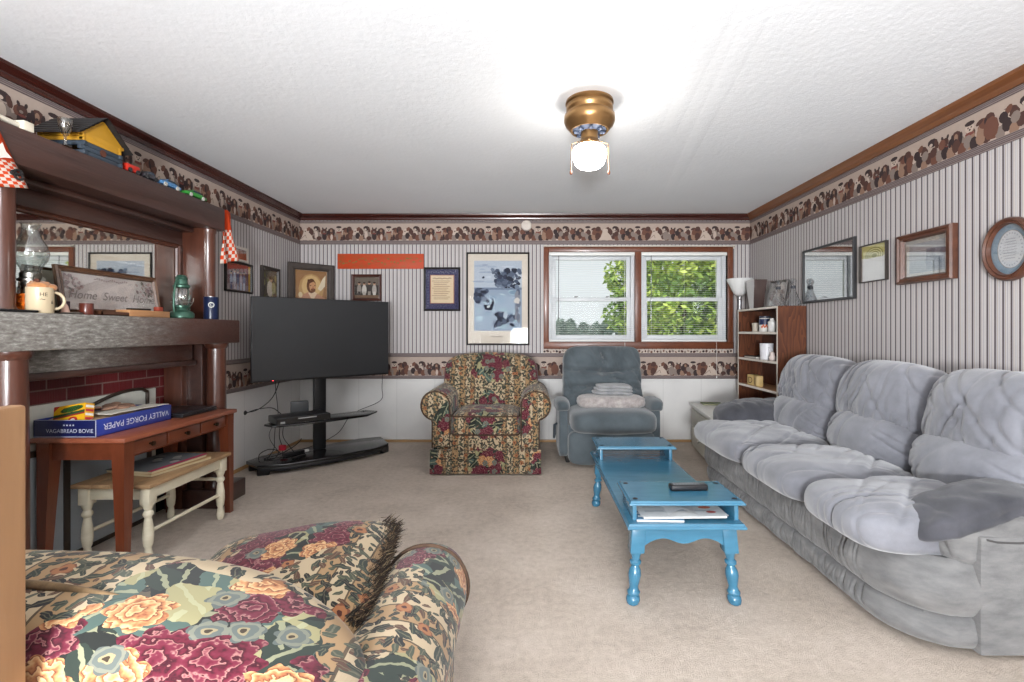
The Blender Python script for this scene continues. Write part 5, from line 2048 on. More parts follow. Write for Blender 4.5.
b = B()
b.cush((RX - .01, 4.64, .70), (.76, .26, .655), 7, 46, disp=tuft, M=Matrix.Rotation(-.17, 4, 'X'))
b.build('backrest', M_recl, rc, angle=80)


def rseat(q, co):
    co = co.copy()
    co.z += .03 * max(0, q.z) * (1 - abs(q.x) ** 3) * (1 - .4 * abs(q.y) ** 3)
    co.y -= .03 * max(0, -q.y) * (1 - q.z ** 2) + .02 * max(0, -q.y) * (1 - q.x * q.x)
    co.z += .006 * fbm(co.x * 6, co.y * 6, 4)
    return co


b = B()
b.cush((RX + .02, 4.32, .395), (.74, .62, .19), 5, 18, disp=rseat)
b.build('seat_cushion', M_recl, rc, angle=80)


def foot_d(q, co):
    co = co.copy()
    f = max(0, -q.y)
    co.y -= f * (.03 * (1 - q.x ** 2) * (1 - q.z ** 2) - .035 * math.exp(-(q.x / .10) ** 2 - ((q.z - .25) / .25) ** 2))
    return co


b = B()
b.cush((RX + .005, 4.19, .170), (.75, .15, .30), 6, 20, disp=foot_d)
b.build('footrest', M_recl, rc, angle=80)
b = B()
b.box(RX - .37, RX + .37, 4.20, 4.78, .07, .36, bev=.02)
b.build('base', M_recl, rc)
for s in (-1, 1):
    b = B()

    def arm_d(q, co, s=s):
        co = co.copy()
        co.z += -.03 * max(0, q.y) + .012 * (1 - q.x ** 2)
        co.x += s * .012 * max(0, q.z)
        co.z += .004 * fbm(co.x * 9, co.y * 7, s)
        return co
    b.cush((RX + s * .408, 4.40, .515), (.135, .50, .115), 3.2, 14, disp=arm_d)
    b.build('arm_pad', M_recl, rc, angle=80)
    b = B()
    b.cush((RX + s * .405, 4.46, .29), (.085, .52, .44), 9, 10)
    b.build('arm_side', M_recl, rc, angle=80)
    b = B()
    b.box(RX + s * .36 - .02, RX + s * .36 + .02, 4.3, 4.72, .0, .075, bev=.008)
    b.build('runner', flat((34, 30, 28), .5), rc)
b = B()
b.tube([(RX - .452, 4.42, .33), (RX - .475, 4.40, .32), (RX - .48, 4.33, .25), (RX - .485, 4.31, .22)], [.010, .012, .013, .010], 10)
b.build('lever_handle', flat((70, 78, 84), .4), rc)

M_fur = fabric('grey_fleece', (126, 118, 116), (186, 178, 174), 30, 180, .98, .8, .5)
M_towel = fabric('grey_towel', (112, 114, 116), (160, 160, 162), 14, 260, .98, .5, .4)


def bundle(q, co):
    co = co.copy()
    r = .010 * fbm(co.x * 14, co.y * 14, co.z * 14) + .006 * fbm(co.x * 60, co.y * 60, co.z * 60)
    co *= 1 + r * 4
    co.z -= .012 * (1 - q.x ** 2) * max(0, q.z)
    return co


b = B()
b.cush((RX + .02, 4.30, .555), (.60, .32, .135), 3.2, 26, disp=bundle)
o = b.build('blanket', M_fur, origin=(RX + .02, 4.33, .50), angle=80)
tag(o, 'bundled grey fleece blanket on the seat of the blue-grey recliner', 'blanket')
t = thing('towel', 'folded grey towel on top of the bundled fleece blanket', 'towel', (RX + .04, 4.34, .605))
for k in range(3):
    b = B()

    def fold(q, co, k=k):
        co = co.copy()
        co.z += .010 * math.sin(q.x * 2.2 + .5) + .006 * fbm(co.x * 9, co.y * 9, k)
        co.z += -.016 * q.x
        return co
    b.cush((RX + .04 + .008 * k, 4.33, .628 + k * .028), (.36 - .02 * k, .22, .034), 4, 14, disp=fold)
    b.build('fold', M_towel, t, angle=80)

# ================================================================ BOOKCASE CORNER
M_case = wood('red_oak_laminate', (84, 42, 26), (128, 72, 46), (10, 10, 1.6), .4, .1, .1)
g = NT('oak_grain_laminate')
_n1 = g.noise(g.coord('Object', scale=(5, 4.2, .95)), 1.5, 2)
_r = g.m('FRACT', g.m('MULTIPLY', _n1, 11.0))
_n2 = g.noise(g.coord('Object', scale=(60, 60, 4)), 1.6, 3)
_f = g.m('ADD', g.m('MULTIPLY', _r, .6), g.m('MULTIPLY', _n2, .5), clamp=True)
M_case = g.fin(g.mix(_f, srgb((116, 68, 43)), srgb((64, 35, 24))), .42, 0, .4)
M_caseedge = flat((226, 218, 206), .5)
KX0, KX1, KY0, KY1, KZ = 2.085, 2.325, 4.04, 4.815, 1.392
bc = thing('bookcase', 'red-brown wooden bookcase with pale shelf edges against the right wall, behind the sofa', 'bookcase', ((KX0 + KX1) / 2, (KY0 + KY1) / 2, 0))
for y0, y1 in ((KY0, KY0 + .018), (KY1 - .018, KY1)):
    b = B()
    b.box(KX0, KX1, y0, y1, 0, KZ - .018)
    b.box(KX0 - .0015, KX0, y0, y1, 0, KZ - .018, mi=1)
    b.build('side_panel', [M_case, M_caseedge], bc)
b = B()
b.box(KX1 - .006, KX1, KY0 + .018, KY1 - .018, 0, KZ - .018)
b.build('back_panel', M_case, bc)
b = B()
b.box(KX0, KX1, KY0, KY1, KZ - .018, KZ)
b.box(KX0 - .0015, KX0, KY0, KY1, KZ - .018, KZ, mi=1)
b.build('top', [M_case, M_caseedge], bc)
SH = (1.172, .921, .665, .39, .08)
for z in SH:
    b = B()
    b.box(KX0, KX1 - .006, KY0 + .018, KY1 - .018, z - .018, z)
    b.box(KX0 - .0015, KX0, KY0 + .018, KY1 - .018, z - .020, z + .001, mi=1)
    b.build('shelf', [wood('pale_shelf_wood', (168, 120, 84), (206, 164, 124), (10, 2, 10), .4) if z == SH[2] else M_case, M_caseedge], bc)

# items on its shelves
b = B()
cc = (2.135, 4.545, SH[0])
b.lathe([(.026, 0), (.030, .002), (.027, .03), (.032, .082), (.030, .084), (.027, .08), (.022, .01), (.004, .008)], cc, 24)
o = b.build('beaker', flat((190, 180, 164), .4), origin=cc)
tag(o, 'small beige beaker on the top bookcase shelf, left of the jar', 'cup')
cc = (2.14, 4.375, SH[0])
t = thing('jar', 'white jar with dark blue and orange label on the top bookcase shelf', 'jar', cc)
b = B()
b.lathe([(.046, 0), (.048, .004), (.048, .118), (.042, .126)], cc, 28)
b.build('body', flat((226, 222, 216), .35), t)
b = B()
b.lathe([(.0485, .065), (.0485, .118)], cc, 28, cap=False)
b.build('blue_label', flat((36, 44, 78), .4), t)
b = B()
va = math.atan2(-cc[1], -cc[0])
for k in range(5):
    p = (cc[0] + .047 * math.cos(va - .5 + k * .25), cc[1] + .047 * math.sin(va - .5 + k * .25), cc[2] + .045 + .012 * (k % 2))
    b.cush(p, (.014, .014, .022), 2.5, 3)
b.build('orange_print', flat((206, 96, 48), .5), t)
b = B()
b.lathe([(.043, .124), (.046, .126), (.046, .142), (.040, .145)], cc, 28)
b.build('lid', flat((60, 62, 74), .4), t)
cc = (2.135, 4.235, SH[0])
b = B()
b.lathe([(.03, 0), (.033, .004), (.033, .09), (.016, .104), (.016, .12)], cc, 24)
o = b.build('bottle', flat((224, 222, 218), .3), origin=cc)
tag(o, 'plain white bottle on the top bookcase shelf, at its right end', 'bottle')
cc = (2.14, 4.34, SH[1])
t = thing('white_mug', 'large white mug on the second bookcase shelf', 'mug', cc)
b = B()
b.lathe([(.050, 0), (.054, .004), (.058, .146), (.055, .148), (.051, .14), (.048, .01), (.004, .008)], cc, 30)
b.build('body', flat((224, 224, 228), .3), t)
b = B()
b.tube([(cc[0] - .01, cc[1] - .052 - .034 * math.sin(PI * k / 10), cc[2] + .035 + .075 * k / 10) for k in range(11)], .007, 8)
b.build('handle', flat((224, 224, 228), .3), t)
t = thing('black_book', 'thin black book lying flat on the second bookcase shelf, left of the white mug', 'book', (2.16, 4.60, SH[1]))
b = B()
b.box(2.10, 2.235, 4.46, 4.70, SH[1] + .003, SH[1] + .017)
b.build('pages', flat((214, 208, 198)), t)
b = B()
b.box(2.095, 2.24, 4.455, 4.705, SH[1], SH[1] + .003)
b.box(2.095, 2.24, 4.455, 4.705, SH[1] + .017, SH[1] + .021)
b.box(2.236, 2.24, 4.455, 4.705, SH[1], SH[1] + .021)
b.build('cover', flat((24, 24, 26), .4), t)
cc = (2.12, 4.20, SH[1])
b = B()
b.lathe([(.020, 0), (.026, .01), (.028, .03), (.018, .05), (.020, .06), (.012, .075), (.003, .08)], cc, 18)
o = b.build('figurine', flat((222, 206, 198), .4), origin=cc)
tag(o, 'small pale figurine on the second bookcase shelf, right of the white mug', 'figurine')
for k, (y, rz, ch_, lab) in enumerate(((4.585, .25, 'D', 'left small cream letter block on the third bookcase shelf'), (4.475, -.2, 'I', 'right small cream letter block on the third bookcase shelf'))):
    t = thing('letter_block', lab, 'block', (2.13, y, SH[2]), -PI / 2 + rz, 'letter blocks on the third shelf')
    b = B()
    b.box(-.045, .045, -.03, .03, 0, .100, bev=.006)
    b.link('block', flat((196, 168, 112), .5), t)
    b = B()
    b.text(ch_, .085, Matrix.Translation((0, -.0308, .020)) @ Matrix.Rotation(PI / 2, 4, 'X'))
    b.link('letter', flat((84, 60, 38), .5), t)

# on its top
KT = KZ + .0005
t = thing('tapered_vase', 'dark wooden vase flaring upwards with a pale side, on the bookcase near the lamp', 'vase', (2.16, 4.58, KT))
rows = []
for z, w, d in ((0, .042, .045), (.27, .088, .060)):
    rows.append([Vector((2.16 - d, 4.58 - w, KT + z)), Vector((2.16 + d, 4.58 - w, KT + z)), Vector((2.16 + d, 4.58 + w, KT + z)), Vector((2.16 - d, 4.58 + w, KT + z))])
b = B()
b.skin(rows + [[p * .9 + Vector((2.16, 4.58, KT + .27)) * .1 for p in rows[1]], [p * .8 + Vector((2.16, 4.58, KT + .02)) * .2 for p in rows[0]]], close_u=True)
b.box(2.16 - .04, 2.16 + .04, 4.58 - .035, 4.58 + .035, KT, KT + .01)
b.build('body', wood('dark_vase_wood', (40, 28, 26), (78, 58, 52), (9, 9, 2), .4), t, smooth=False)
b = B()
q = [rows[0][3], rows[0][0], rows[1][0], rows[1][3]]
b.skin([[q[0] + Vector((-.002, 0, 0)), q[1] + Vector((-.002, 0, 0))], [q[3] + Vector((-.002, 0, 0)), q[2] + Vector((-.002, 0, 0))]])
b.build('pale_side', flat((206, 202, 202), .4), t)
def art_blank(w, h):
    a = Art()
    a.rect(-w / 2, w / 2, -h / 2, h / 2, (206, 206, 204))
    for k in range(8):
        a.ell(-w * .3 + k * w * .085, h * .1 * math.sin(k * 2), w * .09, h * .12, ((186, 184, 182), (164, 160, 158), (214, 212, 210))[k % 3], k)
    return a


frame('picture_frame', 'small silver photograph frame leaning on top of the bookcase behind the decanters', 'picture', (2.245, 4.385, KT), -PI / 2 + .35, .20, .255, P_thin, metal('silver_frame', (150, 148, 146), .35), art_blank, 'framed photographs', M_pglr, lean=-.22)
M_dec = NT('cut_glass')
_lw = M_dec.n('LayerWeight', None, Blend=.35)
_gl = M_dec.n('BsdfGlossy', None, Roughness=.06)
_tr = M_dec.n('BsdfTransparent', None, Color=(.93, .94, .95, 1))
_mx = M_dec.n('MixShader', None, i0=M_dec.m('ADD', M_dec.m('MULTIPLY', _lw.outputs['Facing'], .8), .10, clamp=True), i1=_tr, i2=_gl)
M_dec.t.links.new(_mx.outputs[0], M_dec.out.inputs[0])
M_dec = M_dec.mat
dec = None
for k, (x, y, lab) in enumerate(((2.185, 4.225, 'left of the two clear glass decanters on the bookcase, before the silver frame'), (2.255, 4.115, 'right of the two clear glass decanters on the bookcase, beside the dark glossy picture'))):
    cc = (x, y, KT)
    t = thing('decanter', lab, 'decanter', cc, 0, 'decanters on the bookcase')
    b = B()
    b.lathe([(.060, 0), (.065, .006), (.062, .03), (.045, .08), (.026, .125), (.018, .155), (.017, .172), (.024, .178), (.024, .182)], cc, 20)
    b.build('body', M_dec, t, angle=15)
    b = B()
    b.lathe([(.012, .176), (.012, .190), (.024, .200), (.029, .216), (.024, .232), (.008, .238)], cc, 10)
    b.build('stopper', M_dec, t, smooth=False)
    b = B()
    b.lathe([(.0185, .152), (.0205, .156), (.0205, .170), (.0185, .174)], cc, 20)
    b.build('neck_band', flat((66, 68, 74), .4), t)

# torchiere
cc = (2.165, 4.955, 0)
t = thing('floor_lamp', 'pale floor lamp with a white upturned bowl shade in the back right corner', 'lamp', cc)
b = B()
b.lathe([(.115, 0), (.12, .008), (.11, .02), (.03, .03), (.014, .05)], cc, 32)
b.build('base', flat((190, 190, 190), .35), t)
b = B()
b.lathe([(.012, .03), (.012, 1.50), (.022, 1.51), (.022, 1.545), (.034, 1.56)], cc, 20)
b.build('pole', metal('brushed_pole', (190, 190, 192), .35), t)
b = B()
b.lathe([(.030, 1.545), (.055, 1.565), (.075, 1.60), (.100, 1.655), (.128, 1.708), (.131, 1.716), (.126, 1.714), (.096, 1.660), (.070, 1.606), (.05, 1.575), (.01, 1.562)], cc, 40)
b.build('bowl_shade', flat((240, 240, 238), .3), t)
b = B()
b.box(XR - .028, XR, 4.93, 4.97, 1.30, 1.345)
b.bm.free()

# low cream chest beyond the sofa
t = thing('low_chest', 'low cream painted chest beyond the far end of the grey sofa', 'chest', (1.82, 4.42, 0), -.12)
b = B()
b.box(-.235, .20, -.40, .40, .03, .425, bev=.003)
b.link('body', flat((222, 220, 208), .5), t)
b = B()
b.box(-.255, .21, -.42, .42, .425, .455, bev=.005)
b.link('top', flat((236, 236, 230), .4), t)
for k in range(2):
    b = B()
    b.box(-.246, -.235, -.37, .37, .07 + k * .18, .235 + k * .18 - .01, bev=.003)
    d = b.link('drawer', flat((206, 204, 192), .5), t)
    b = B()
    b.lathe([(.006, 0), (.006, .01), (.013, .016), (.010, .024)], seg=12, M=Matrix.Translation((-.246, 0, .15 + k * .18)) @ Matrix.Rotation(-PI / 2, 4, 'Y'))
    b.link('knob', M_steel, d)
t = thing('green_booklet', 'thin olive green booklet lying on the low cream chest', 'book', (1.80, 4.74, .4555), -.12)
b = B()
b.box(-.10, .09, -.07, .07, 0, .010)
b.link('pages', flat((170, 168, 140)), t)
b = B()
b.box(-.102, .092, -.072, .072, .010, .0125)
b.link('cover', flat((108, 122, 72), .5), t)

# ================================================================ GREY RECLINING SOFA ON THE RIGHT
M_sofa = fabric('grey_velvet', (88, 89, 95), (136, 137, 144), 5.5, 380, .85, .22, .6)
M_sofa2 = fabric('grey_linen_weave', (88, 88, 89), (128, 127, 126), 9, 330, .92, .25, .3, (1, 1, 3))
M_pad = fabric('charcoal_arm_cover', (48, 49, 53), (80, 80, 86), 9, 420, .95, .3, .3)
sofa = thing('sofa', 'long grey velvet three-seat sofa with charcoal arm covers along the right wall', 'sofa', (1.84, 2.80, 0))
SY0, SY1 = 1.72, 3.90
SF = 1.375                                               # front line of the base at the floor


def sofa_path(inset=0.0):
    r = .24 - inset
    pts = []
    x1 = 1.66
    y0, y1 = SY0 + inset, SY1 - inset
    xf = SF + inset
    for k in range(5):
        pts.append((x1 - (x1 - xf - r) * k / 5, y0, 0, -1))
    for k in range(13):
        a = -PI / 2 - (PI / 2) * k / 12
        pts.append((xf + r + r * math.cos(a), y0 + r + r * math.sin(a), math.cos(a), math.sin(a)))
    n = 420
    for k in range(1, n):
        pts.append((xf, y0 + r + (y1 - y0 - 2 * r) * k / n, -1, 0))
    for k in range(13):
        a = PI - (PI / 2) * k / 12
        pts.append((xf + r + r * math.cos(a), y1 - r + r * math.sin(a), math.cos(a), math.sin(a)))
    for k in range(1, 6):
        pts.append((xf + r + (x1 - xf - r) * k / 5, y1, 0, 1))
    return pts


def ruched_band(z0, z1, bulge, amp, inset, seed):
    P = sofa_path(inset)
    rows = []
    for i, (x, y, nx, ny) in enumerate(P):
        s = y * 1.0 + x * .5
        flatend = min(1.0, max(0.0, (abs(nx)) * 1.0))
        row = []
        for j in range(17):
            t = j / 16
            o = bulge * math.sin(PI * t) ** .5 * (1 if abs(nx) > .3 else .5 + abs(nx))
            c = creases(s, t, seed, .050, .0065, .05) + .5 * creases(s, t, seed + 3, .028, .004, .03)
            o += (amp * 1.2 * fbm(s * 9 + seed, t * 1.3, seed) - .021 * c * flatend) * math.sin(PI * t) ** .4
            row.append(Vector((x + nx * o, y + ny * o, z0 + (z1 - z0) * t)))
        rows.append(row)
    return rows


b = B()
b.skin(ruched_band(.025, .140, .040, .013, .025, 1.0))
b.build('lower_roll', M_sofa2, sofa, angle=80)
b = B()
b.skin(ruched_band(.135, .345, .062, .018, .03, 7.0))
b.build('upper_roll', M_sofa2, sofa, angle=80)
b = B()
b.box(1.46, 2.28, SY0 + .06, SY1 - .06, .02, .34, bev=.02)
b.build('base', M_sofa2, sofa)
for y0, y1 in ((SY0 - .012, SY0 + .12), (SY1 - .12, SY1 + .012)):
    b = B()
    b.box(1.605, 2.30, y0, y1, .02, .445, bev=.010)
    b.build('end_panel', M_sofa2, sofa)
b = B()
b.box(2.10, 2.315, SY0 + .06, SY1 - .06, .10, .86, bev=.05, seg=4)
b.build('back_frame', M_sofa2, sofa)


def sseat(seed, y0, y1):
    def d(q, co):
        co = co.copy()
        f = max(0.0, -q.x)                               # towards the front
        up = max(0.0, q.z)
        co.z += .035 * up * (1 - abs(q.y) ** 3) * (1 - .6 * abs(q.x) ** 4)
        co.x -= .035 * f * (1 - q.z ** 2)
        s = co.y
        c = creases(s + .25 * co.x, .5 - q.x * .5 + .2 * q.z, seed, .062, .008, .10)
        c2 = creases(s - .9 * co.x, .5 + q.y * .5, seed + 5, .13, .016, .2)
        co.x += .016 * c * f ** 1.5 * (1 - .3 * up)
        co.z -= up * (.013 * c * min(1, f + .25) + .016 * c2)
        co.z += up * .016 * fbm(co.x * 5 + seed, co.y * 7 + co.x * 6, seed)
        return co
    return d


for k, (y0, y1) in enumerate(((1.785, 2.305), (2.30, 2.985), (2.98, 3.85))):
    b = B()
    b.cush((1.62, (y0 + y1) / 2, .40), (.66, y1 - y0, .165), 4.6, 58, disp=sseat(3.1 * k + 1, y0, y1))
    b.build('seat_cushion', M_sofa, sofa, angle=85)


def upper(seed):
    def d(q, co):
        co = co.copy()
        f = max(0.0, -q.x)
        bul = (1 - abs(q.y) ** 2.2) * (1 - abs(q.z) ** 2.4)
        co.x -= .06 * f * bul
        side = abs(q.y)
        t = .5 + .5 * q.z
        wy = co.y + .06 * fbm(co.y * 3, co.z * 3, seed)
        c = creases(wy + .22 * co.z * (1 if q.y > 0 else -1) + .30 * co.z, t, seed, .060, .010, .16)
        c2 = creases(wy * .8 - .5 * co.z, t, seed + 4, .085, .012, .20)
        c3 = creases(co.z + .8 * abs(co.y), side, seed + 7, .055, .009, .08)
        fold = .020 * c + .018 * c2 + .015 * c3 * max(0, side - .55) * 2
        co.x += f * fold
        top = max(0.0, q.z)
        co.z -= top * (.016 * c + .014 * c2) + .03 * top * side ** 3
        low = max(0.0, -q.z)
        co.x += f * (.020 * fbm(co.y * 5 + seed, co.z * 6, seed) + .030 * low * creases(co.y + .4 * co.z, 1 - t, seed + 2, .05, .008, .1))
        return co
    return d


def lumbar(seed):
    def d(q, co):
        co = co.copy()
        f = max(0.0, -q.x)
        co.x -= .05 * f * (1 - abs(q.y) ** 2.4) * (1 - q.z * q.z)
        side = abs(q.y)
        c = creases(co.z * 1.0 + .5 * abs(co.y), side, seed, .048, .008, .06)
        c2 = creases(co.y + .9 * co.z, .5 + .5 * q.z, seed + 4, .13, .014, .15)
        co.x += f * (.030 * c * max(0, side - .35) * 1.6 + .014 * c2)
        co.z += .03 * max(0, q.z) * (1 - q.y * q.y)
        co.x += .008 * fbm(co.y * 6, co.z * 6, seed)
        return co
    return d


for k, (y0, y1) in enumerate(((1.78, 2.425), (2.415, 3.085), (3.075, 3.79))):
    b = B()
    b.cush((2.085, (y0 + y1) / 2, .785), (.30, y1 - y0, .44), 3.6, 56, disp=upper(2.7 * k + .6), M=Matrix.Rotation(.20, 4, 'Y'))
    b.build('back_cushion', M_sofa, sofa, angle=85)
    b = B()
    b.cush((1.985, (y0 + y1) / 2, .555), (.27, y1 - y0 - .01, .29), 2.9, 46, disp=lumbar(1.9 * k + .3), M=Matrix.Rotation(.10, 4, 'Y'))
    b.build('lumbar_cushion', M_sofa, sofa, angle=85)
for s, yc in ((-1, SY0 + .105), (1, SY1 - .145)):
    def droop(x):
        return (.10 if s < 0 else .03) * max(0.0, min(1.2, (1.76 - x) / .30)) ** 1.5
    b = B()

    def arm_b(q, co, s=s, yc=yc):
        co = co.copy()
        co.z -= droop(co.x + 1.90) * max(0.0, q.z + .4) / 1.4
        co.y -= s * .012 * max(0, s * q.y) * creases(co.x, .5 + .5 * q.z, s + 4, .04, .007, .04)
        co.x += .012 * max(0, -q.x) * creases(co.y, .5 + .5 * q.z, s + 6, .05, .008, .05)
        return co
    b.cush((1.90, yc, .425), (.76, .225 if s < 0 else .27, .22), 5, 30, disp=arm_b)
    b.build('arm', M_sofa2, sofa, angle=85)
    b = B()
    pcx, pw, ph = (1.85, .245, .080) if s < 0 else (1.80, .34, .185)

    def pad(q, co, s=s, pcx=pcx):
        co = co.copy()
        co.z -= droop(co.x + pcx)
        if s < 0:
            co.z += .016 * max(0, q.z) * (1 - q.y * q.y) - .030 * max(0.0, -q.x - .3) * max(0.0, -q.z + .3)
            co.y -= .014 * max(0.0, -q.y) * max(0.0, -q.z)
        else:
            co.z += .018 * max(0, q.z) * (1 - q.y * q.y)
        co += Vector((fbm(co.z * 18, co.y * 15, 1), fbm(co.x * 16, co.z * 14, 5), fbm(co.x * 15, co.y * 14, 9))) * .010
        co.z -= .012 * creases(co.x + .5 * co.y, .5 + .5 * q.y, 3 + s, .09, .012, .1)
        return co
    b.cush((pcx, yc - (.0 if s < 0 else .03), .545), (.80 if s < 0 else .72, pw, ph), 4.0 if s < 0 else 3.2, 36, disp=pad)
    b.build('arm_cover', M_pad, sofa, angle=85)
b = B()
b.tube([(1.625, SY0 - .010, .436), (1.66, SY0 - .012, .428), (1.72, SY0 - .012, .425), (2.28, SY0 - .012, .425)], .004, 6)
b.build('seam', flat((74, 72, 72), .8), sofa)

# ================================================================ TURQUOISE BLUE COFFEE TABLE
M_blue_t = NT('blue_satin_paint')
_n = M_blue_t.noise(M_blue_t.coord('Object', scale=(3, 14, 14)), 2.5, 3)
M_blue_t.bump(M_blue_t.noise(M_blue_t.coord('Object', scale=(40, 4, 40)), 2, 2), .02, .001)
M_blue_t = M_blue_t.fin(M_blue_t.mix(_n, srgb((46, 96, 122)), srgb((64, 120, 147))), .26, 0, .5, .35)
M_hole = flat((14, 22, 30), .8)
TX0, TX1, TY0, TY1, TZ = .412, .918, 2.025, 3.29, .362
ct = thing('coffee_table', 'turquoise blue coffee table with two raised end shelves and turned legs', 'table', ((TX0 + TX1) / 2, (TY0 + TY1) / 2, 0))
xm = (TX0 + TX1) / 2


def moulded_slab(b, x0, x1, y0, y1, z0, z1, mi=0):
    """slab with a stepped rounded edge"""
    h = z1 - z0
    prof = [(.012, z0), (.003, z0 + .002), (0, z0 + h * .25), (.001, z0 + h * .5), (.006, z0 + h * .68), (.007, z1 - .004), (.010, z1 - .0005), (.014, z1)]
    rows = [[Vector((x0 + i, y0 + i, z)), Vector((x1 - i, y0 + i, z)), Vector((x1 - i, y1 - i, z)), Vector((x0 + i, y1 - i, z))] for i, z in prof]
    b.skin(rows, mi, close_u=True)
    b.box(x0 + .012, x1 - .012, y0 + .012, y1 - .012, z0, z0 + .001)
    b.box(x0 + .0135, x1 - .0135, y0 + .0135, y1 - .0135, z1 - .004, z1)


b = B()
moulded_slab(b, TX0, TX1, TY0, TY1, TZ - .026, TZ)
b.build('table_top', M_blue_t, ct, angle=30)
lp = [(.018, 0), (.026, .006), (.030, .020), (.028, .034), (.022, .040), (.027, .046), (.028, .054), (.021, .064), (.019, .078), (.025, .105), (.028, .125), (.025, .145), (.018, .158), (.016, .166), (.024, .172), (.025, .182), (.017, .190), (.020, .205), (.027, .225)]
for x, sx in ((TX0 + .05, -1), (TX1 - .05, 1)):
    for y, sy in ((TY0 + .065, -1), (TY1 - .065, 1)):
        b = B()
        sh = Matrix.Shear('XY', 4, (-sx * .08, -sy * .06))
        b.lathe(lp, (0, 0, 0), 22)
        b.box(-.031, .031, -.031, .031, .222, TZ - .026, bev=.006)
        bmesh.ops.transform(b.bm, matrix=Matrix.Translation((x + sx * .018, y + sy * .014, 0)) @ sh, verts=b.bm.verts)
        b.build('leg', M_blue_t, ct)


def scallop(x0, x1, zt, depth):
    pts = [(x0, zt), (x1, zt)]
    n = 48
    for k in range(n + 1):
        s = 1 - k / n
        u = abs(2 * s - 1)
        z = zt - depth * (.70 + .13 * math.cos(u * PI * 2.0) + .16 * max(0, u - .8) / .2)
        pts.append((x0 + (x1 - x0) * s, z))
    return pts


for y0, y1 in ((TY0 + .044, TY0 + .062), (TY1 - .062, TY1 - .044)):
    b = B()
    b.prism(scallop(TX0 + .07, TX1 - .07, TZ - .026, .088), y0, y1, axis='y')
    b.build('apron', M_blue_t, ct)
for x0, x1 in ((TX0 + .044, TX0 + .062), (TX1 - .062, TX1 - .044)):
    b = B()
    b.prism(scallop(TY0 + .085, TY1 - .085, TZ - .026, .088), x0, x1, axis='x')
    b.build('apron', M_blue_t, ct)
for y0, y1 in ((TY0 + .020, TY0 + .315), (TY1 - .275, TY1 + .02)):
    b = B()
    moulded_slab(b, TX0 + .012, TX1 + .004, y0, y1, .432, .452)
    sh_ = b.build('raised_shelf', M_blue_t, ct, angle=30)
    b = B()
    for x in (TX0 + .045, TX1 - .03):
        for y in (y0 + .04, y1 - .045):
            b.lathe([(.0115, 0), (.0115, .0012)], (x, y, .452), 14)
    b.build('screw_hole', M_hole, sh_)
    for x0, x1 in ((TX0 + .032, TX0 + .050), (TX1 - .034, TX1 - .016)):
        b = B()
        ya, yb_ = y0 + .03, y1 - .03
        b.prism([(ya, TZ), (yb_ - .005, TZ), (yb_ - .012, TZ + .02), (yb_ - .002, TZ + .045), (yb_, .433), (ya + .005, .433), (ya + .0, TZ + .04)], x0, x1, axis='x', bev=.002)
        b.build('shelf_support', M_blue_t, ct)

# remote on the near raised shelf
t = thing('remote_control', 'black remote control lying on the near raised shelf of the blue coffee table', 'remote', (.725, 2.20, .4525), .05)
b = B()
b.box(-.086, .086, -.024, .024, 0, .028, bev=.009, seg=3)
b.link('body', plastic('remote_black', (22, 22, 25), .35), t)
b = B()
for i in range(9):
    for j in range(3):
        b.box(-.072 + i * .014, -.063 + i * .014, -.014 + j * .0105, -.006 + j * .0105, .027, .0295, bev=.001)
b.link('buttons', flat((120, 122, 126), .5), t)
b = B()
b.lathe([(.013, .0275), (.013, .0295), (.008, .0302)], (.062, 0, 0), 18)
b.link('button_ring', flat((84, 86, 90), .4), t)
# newspapers under the shelf
a = Art()
a.rect(-.19, .19, -.12, .12, (216, 218, 218))
for k in range(12):
    a.rect(-.16 + (k % 3) * .105, -.16 + (k % 3) * .105 + .085, .085 - (k // 3) * .05, .10 - (k // 3) * .05, (186, 190, 194))
a.rect(-.05, .02, -.06, .05, (158, 168, 176))
a.ell(.12, -.02, .028, .016, (206, 120, 96)); a.ell(.10, .05, .02, .012, (196, 150, 128)); a.ell(.13, -.075, .022, .013, (186, 92, 84))
a.rect(-.18, -.12, .03, .11, (132, 142, 150))
booklet('newspaper', 'pale newspaper lying on the coffee table under the near raised shelf', 'newspaper', (.665, 2.185, TZ + .012), .36, .245, .008, .03, flat((216, 218, 218), .6), flat((206, 204, 200)), a)
a2 = Art()
a2.rect(-.10, .10, -.12, .12, (86, 122, 148))
for k in range(6):
    a2.rect(-.09, .0 + .01 * k, -.10 + k * .035, -.085 + k * .035, (210, 214, 218))
booklet('magazine', 'blue and white magazine under the left edge of the pale newspaper', 'magazine', (.565, 2.180, TZ + .0005), .20, .25, .010, -.05, flat((86, 122, 148), .35), flat((206, 206, 204)), a2)
b = B()
for k in range(1):
    n = 14
    rows = []
    for i in range(n + 1):
        s = i / n
        rows.append([Vector((.60 + .13 * s, 2.08, TZ + .0215 + .026 * math.sin(PI * s) ** 1.2)), Vector((.60 + .13 * s, 2.26, TZ + .0215 + .014 * math.sin(PI * s) ** 1.2))])
    b.skin(rows)
    b.skin([[p + Vector((0, 0, -.0012)) for p in r] for r in rows])
o = b.build('paper_sheet', flat((222, 222, 222), .6), origin=(.665, 2.17, TZ + .021))
tag(o, 'loose arched white page on top of the newspaper under the raised shelf', 'paper')

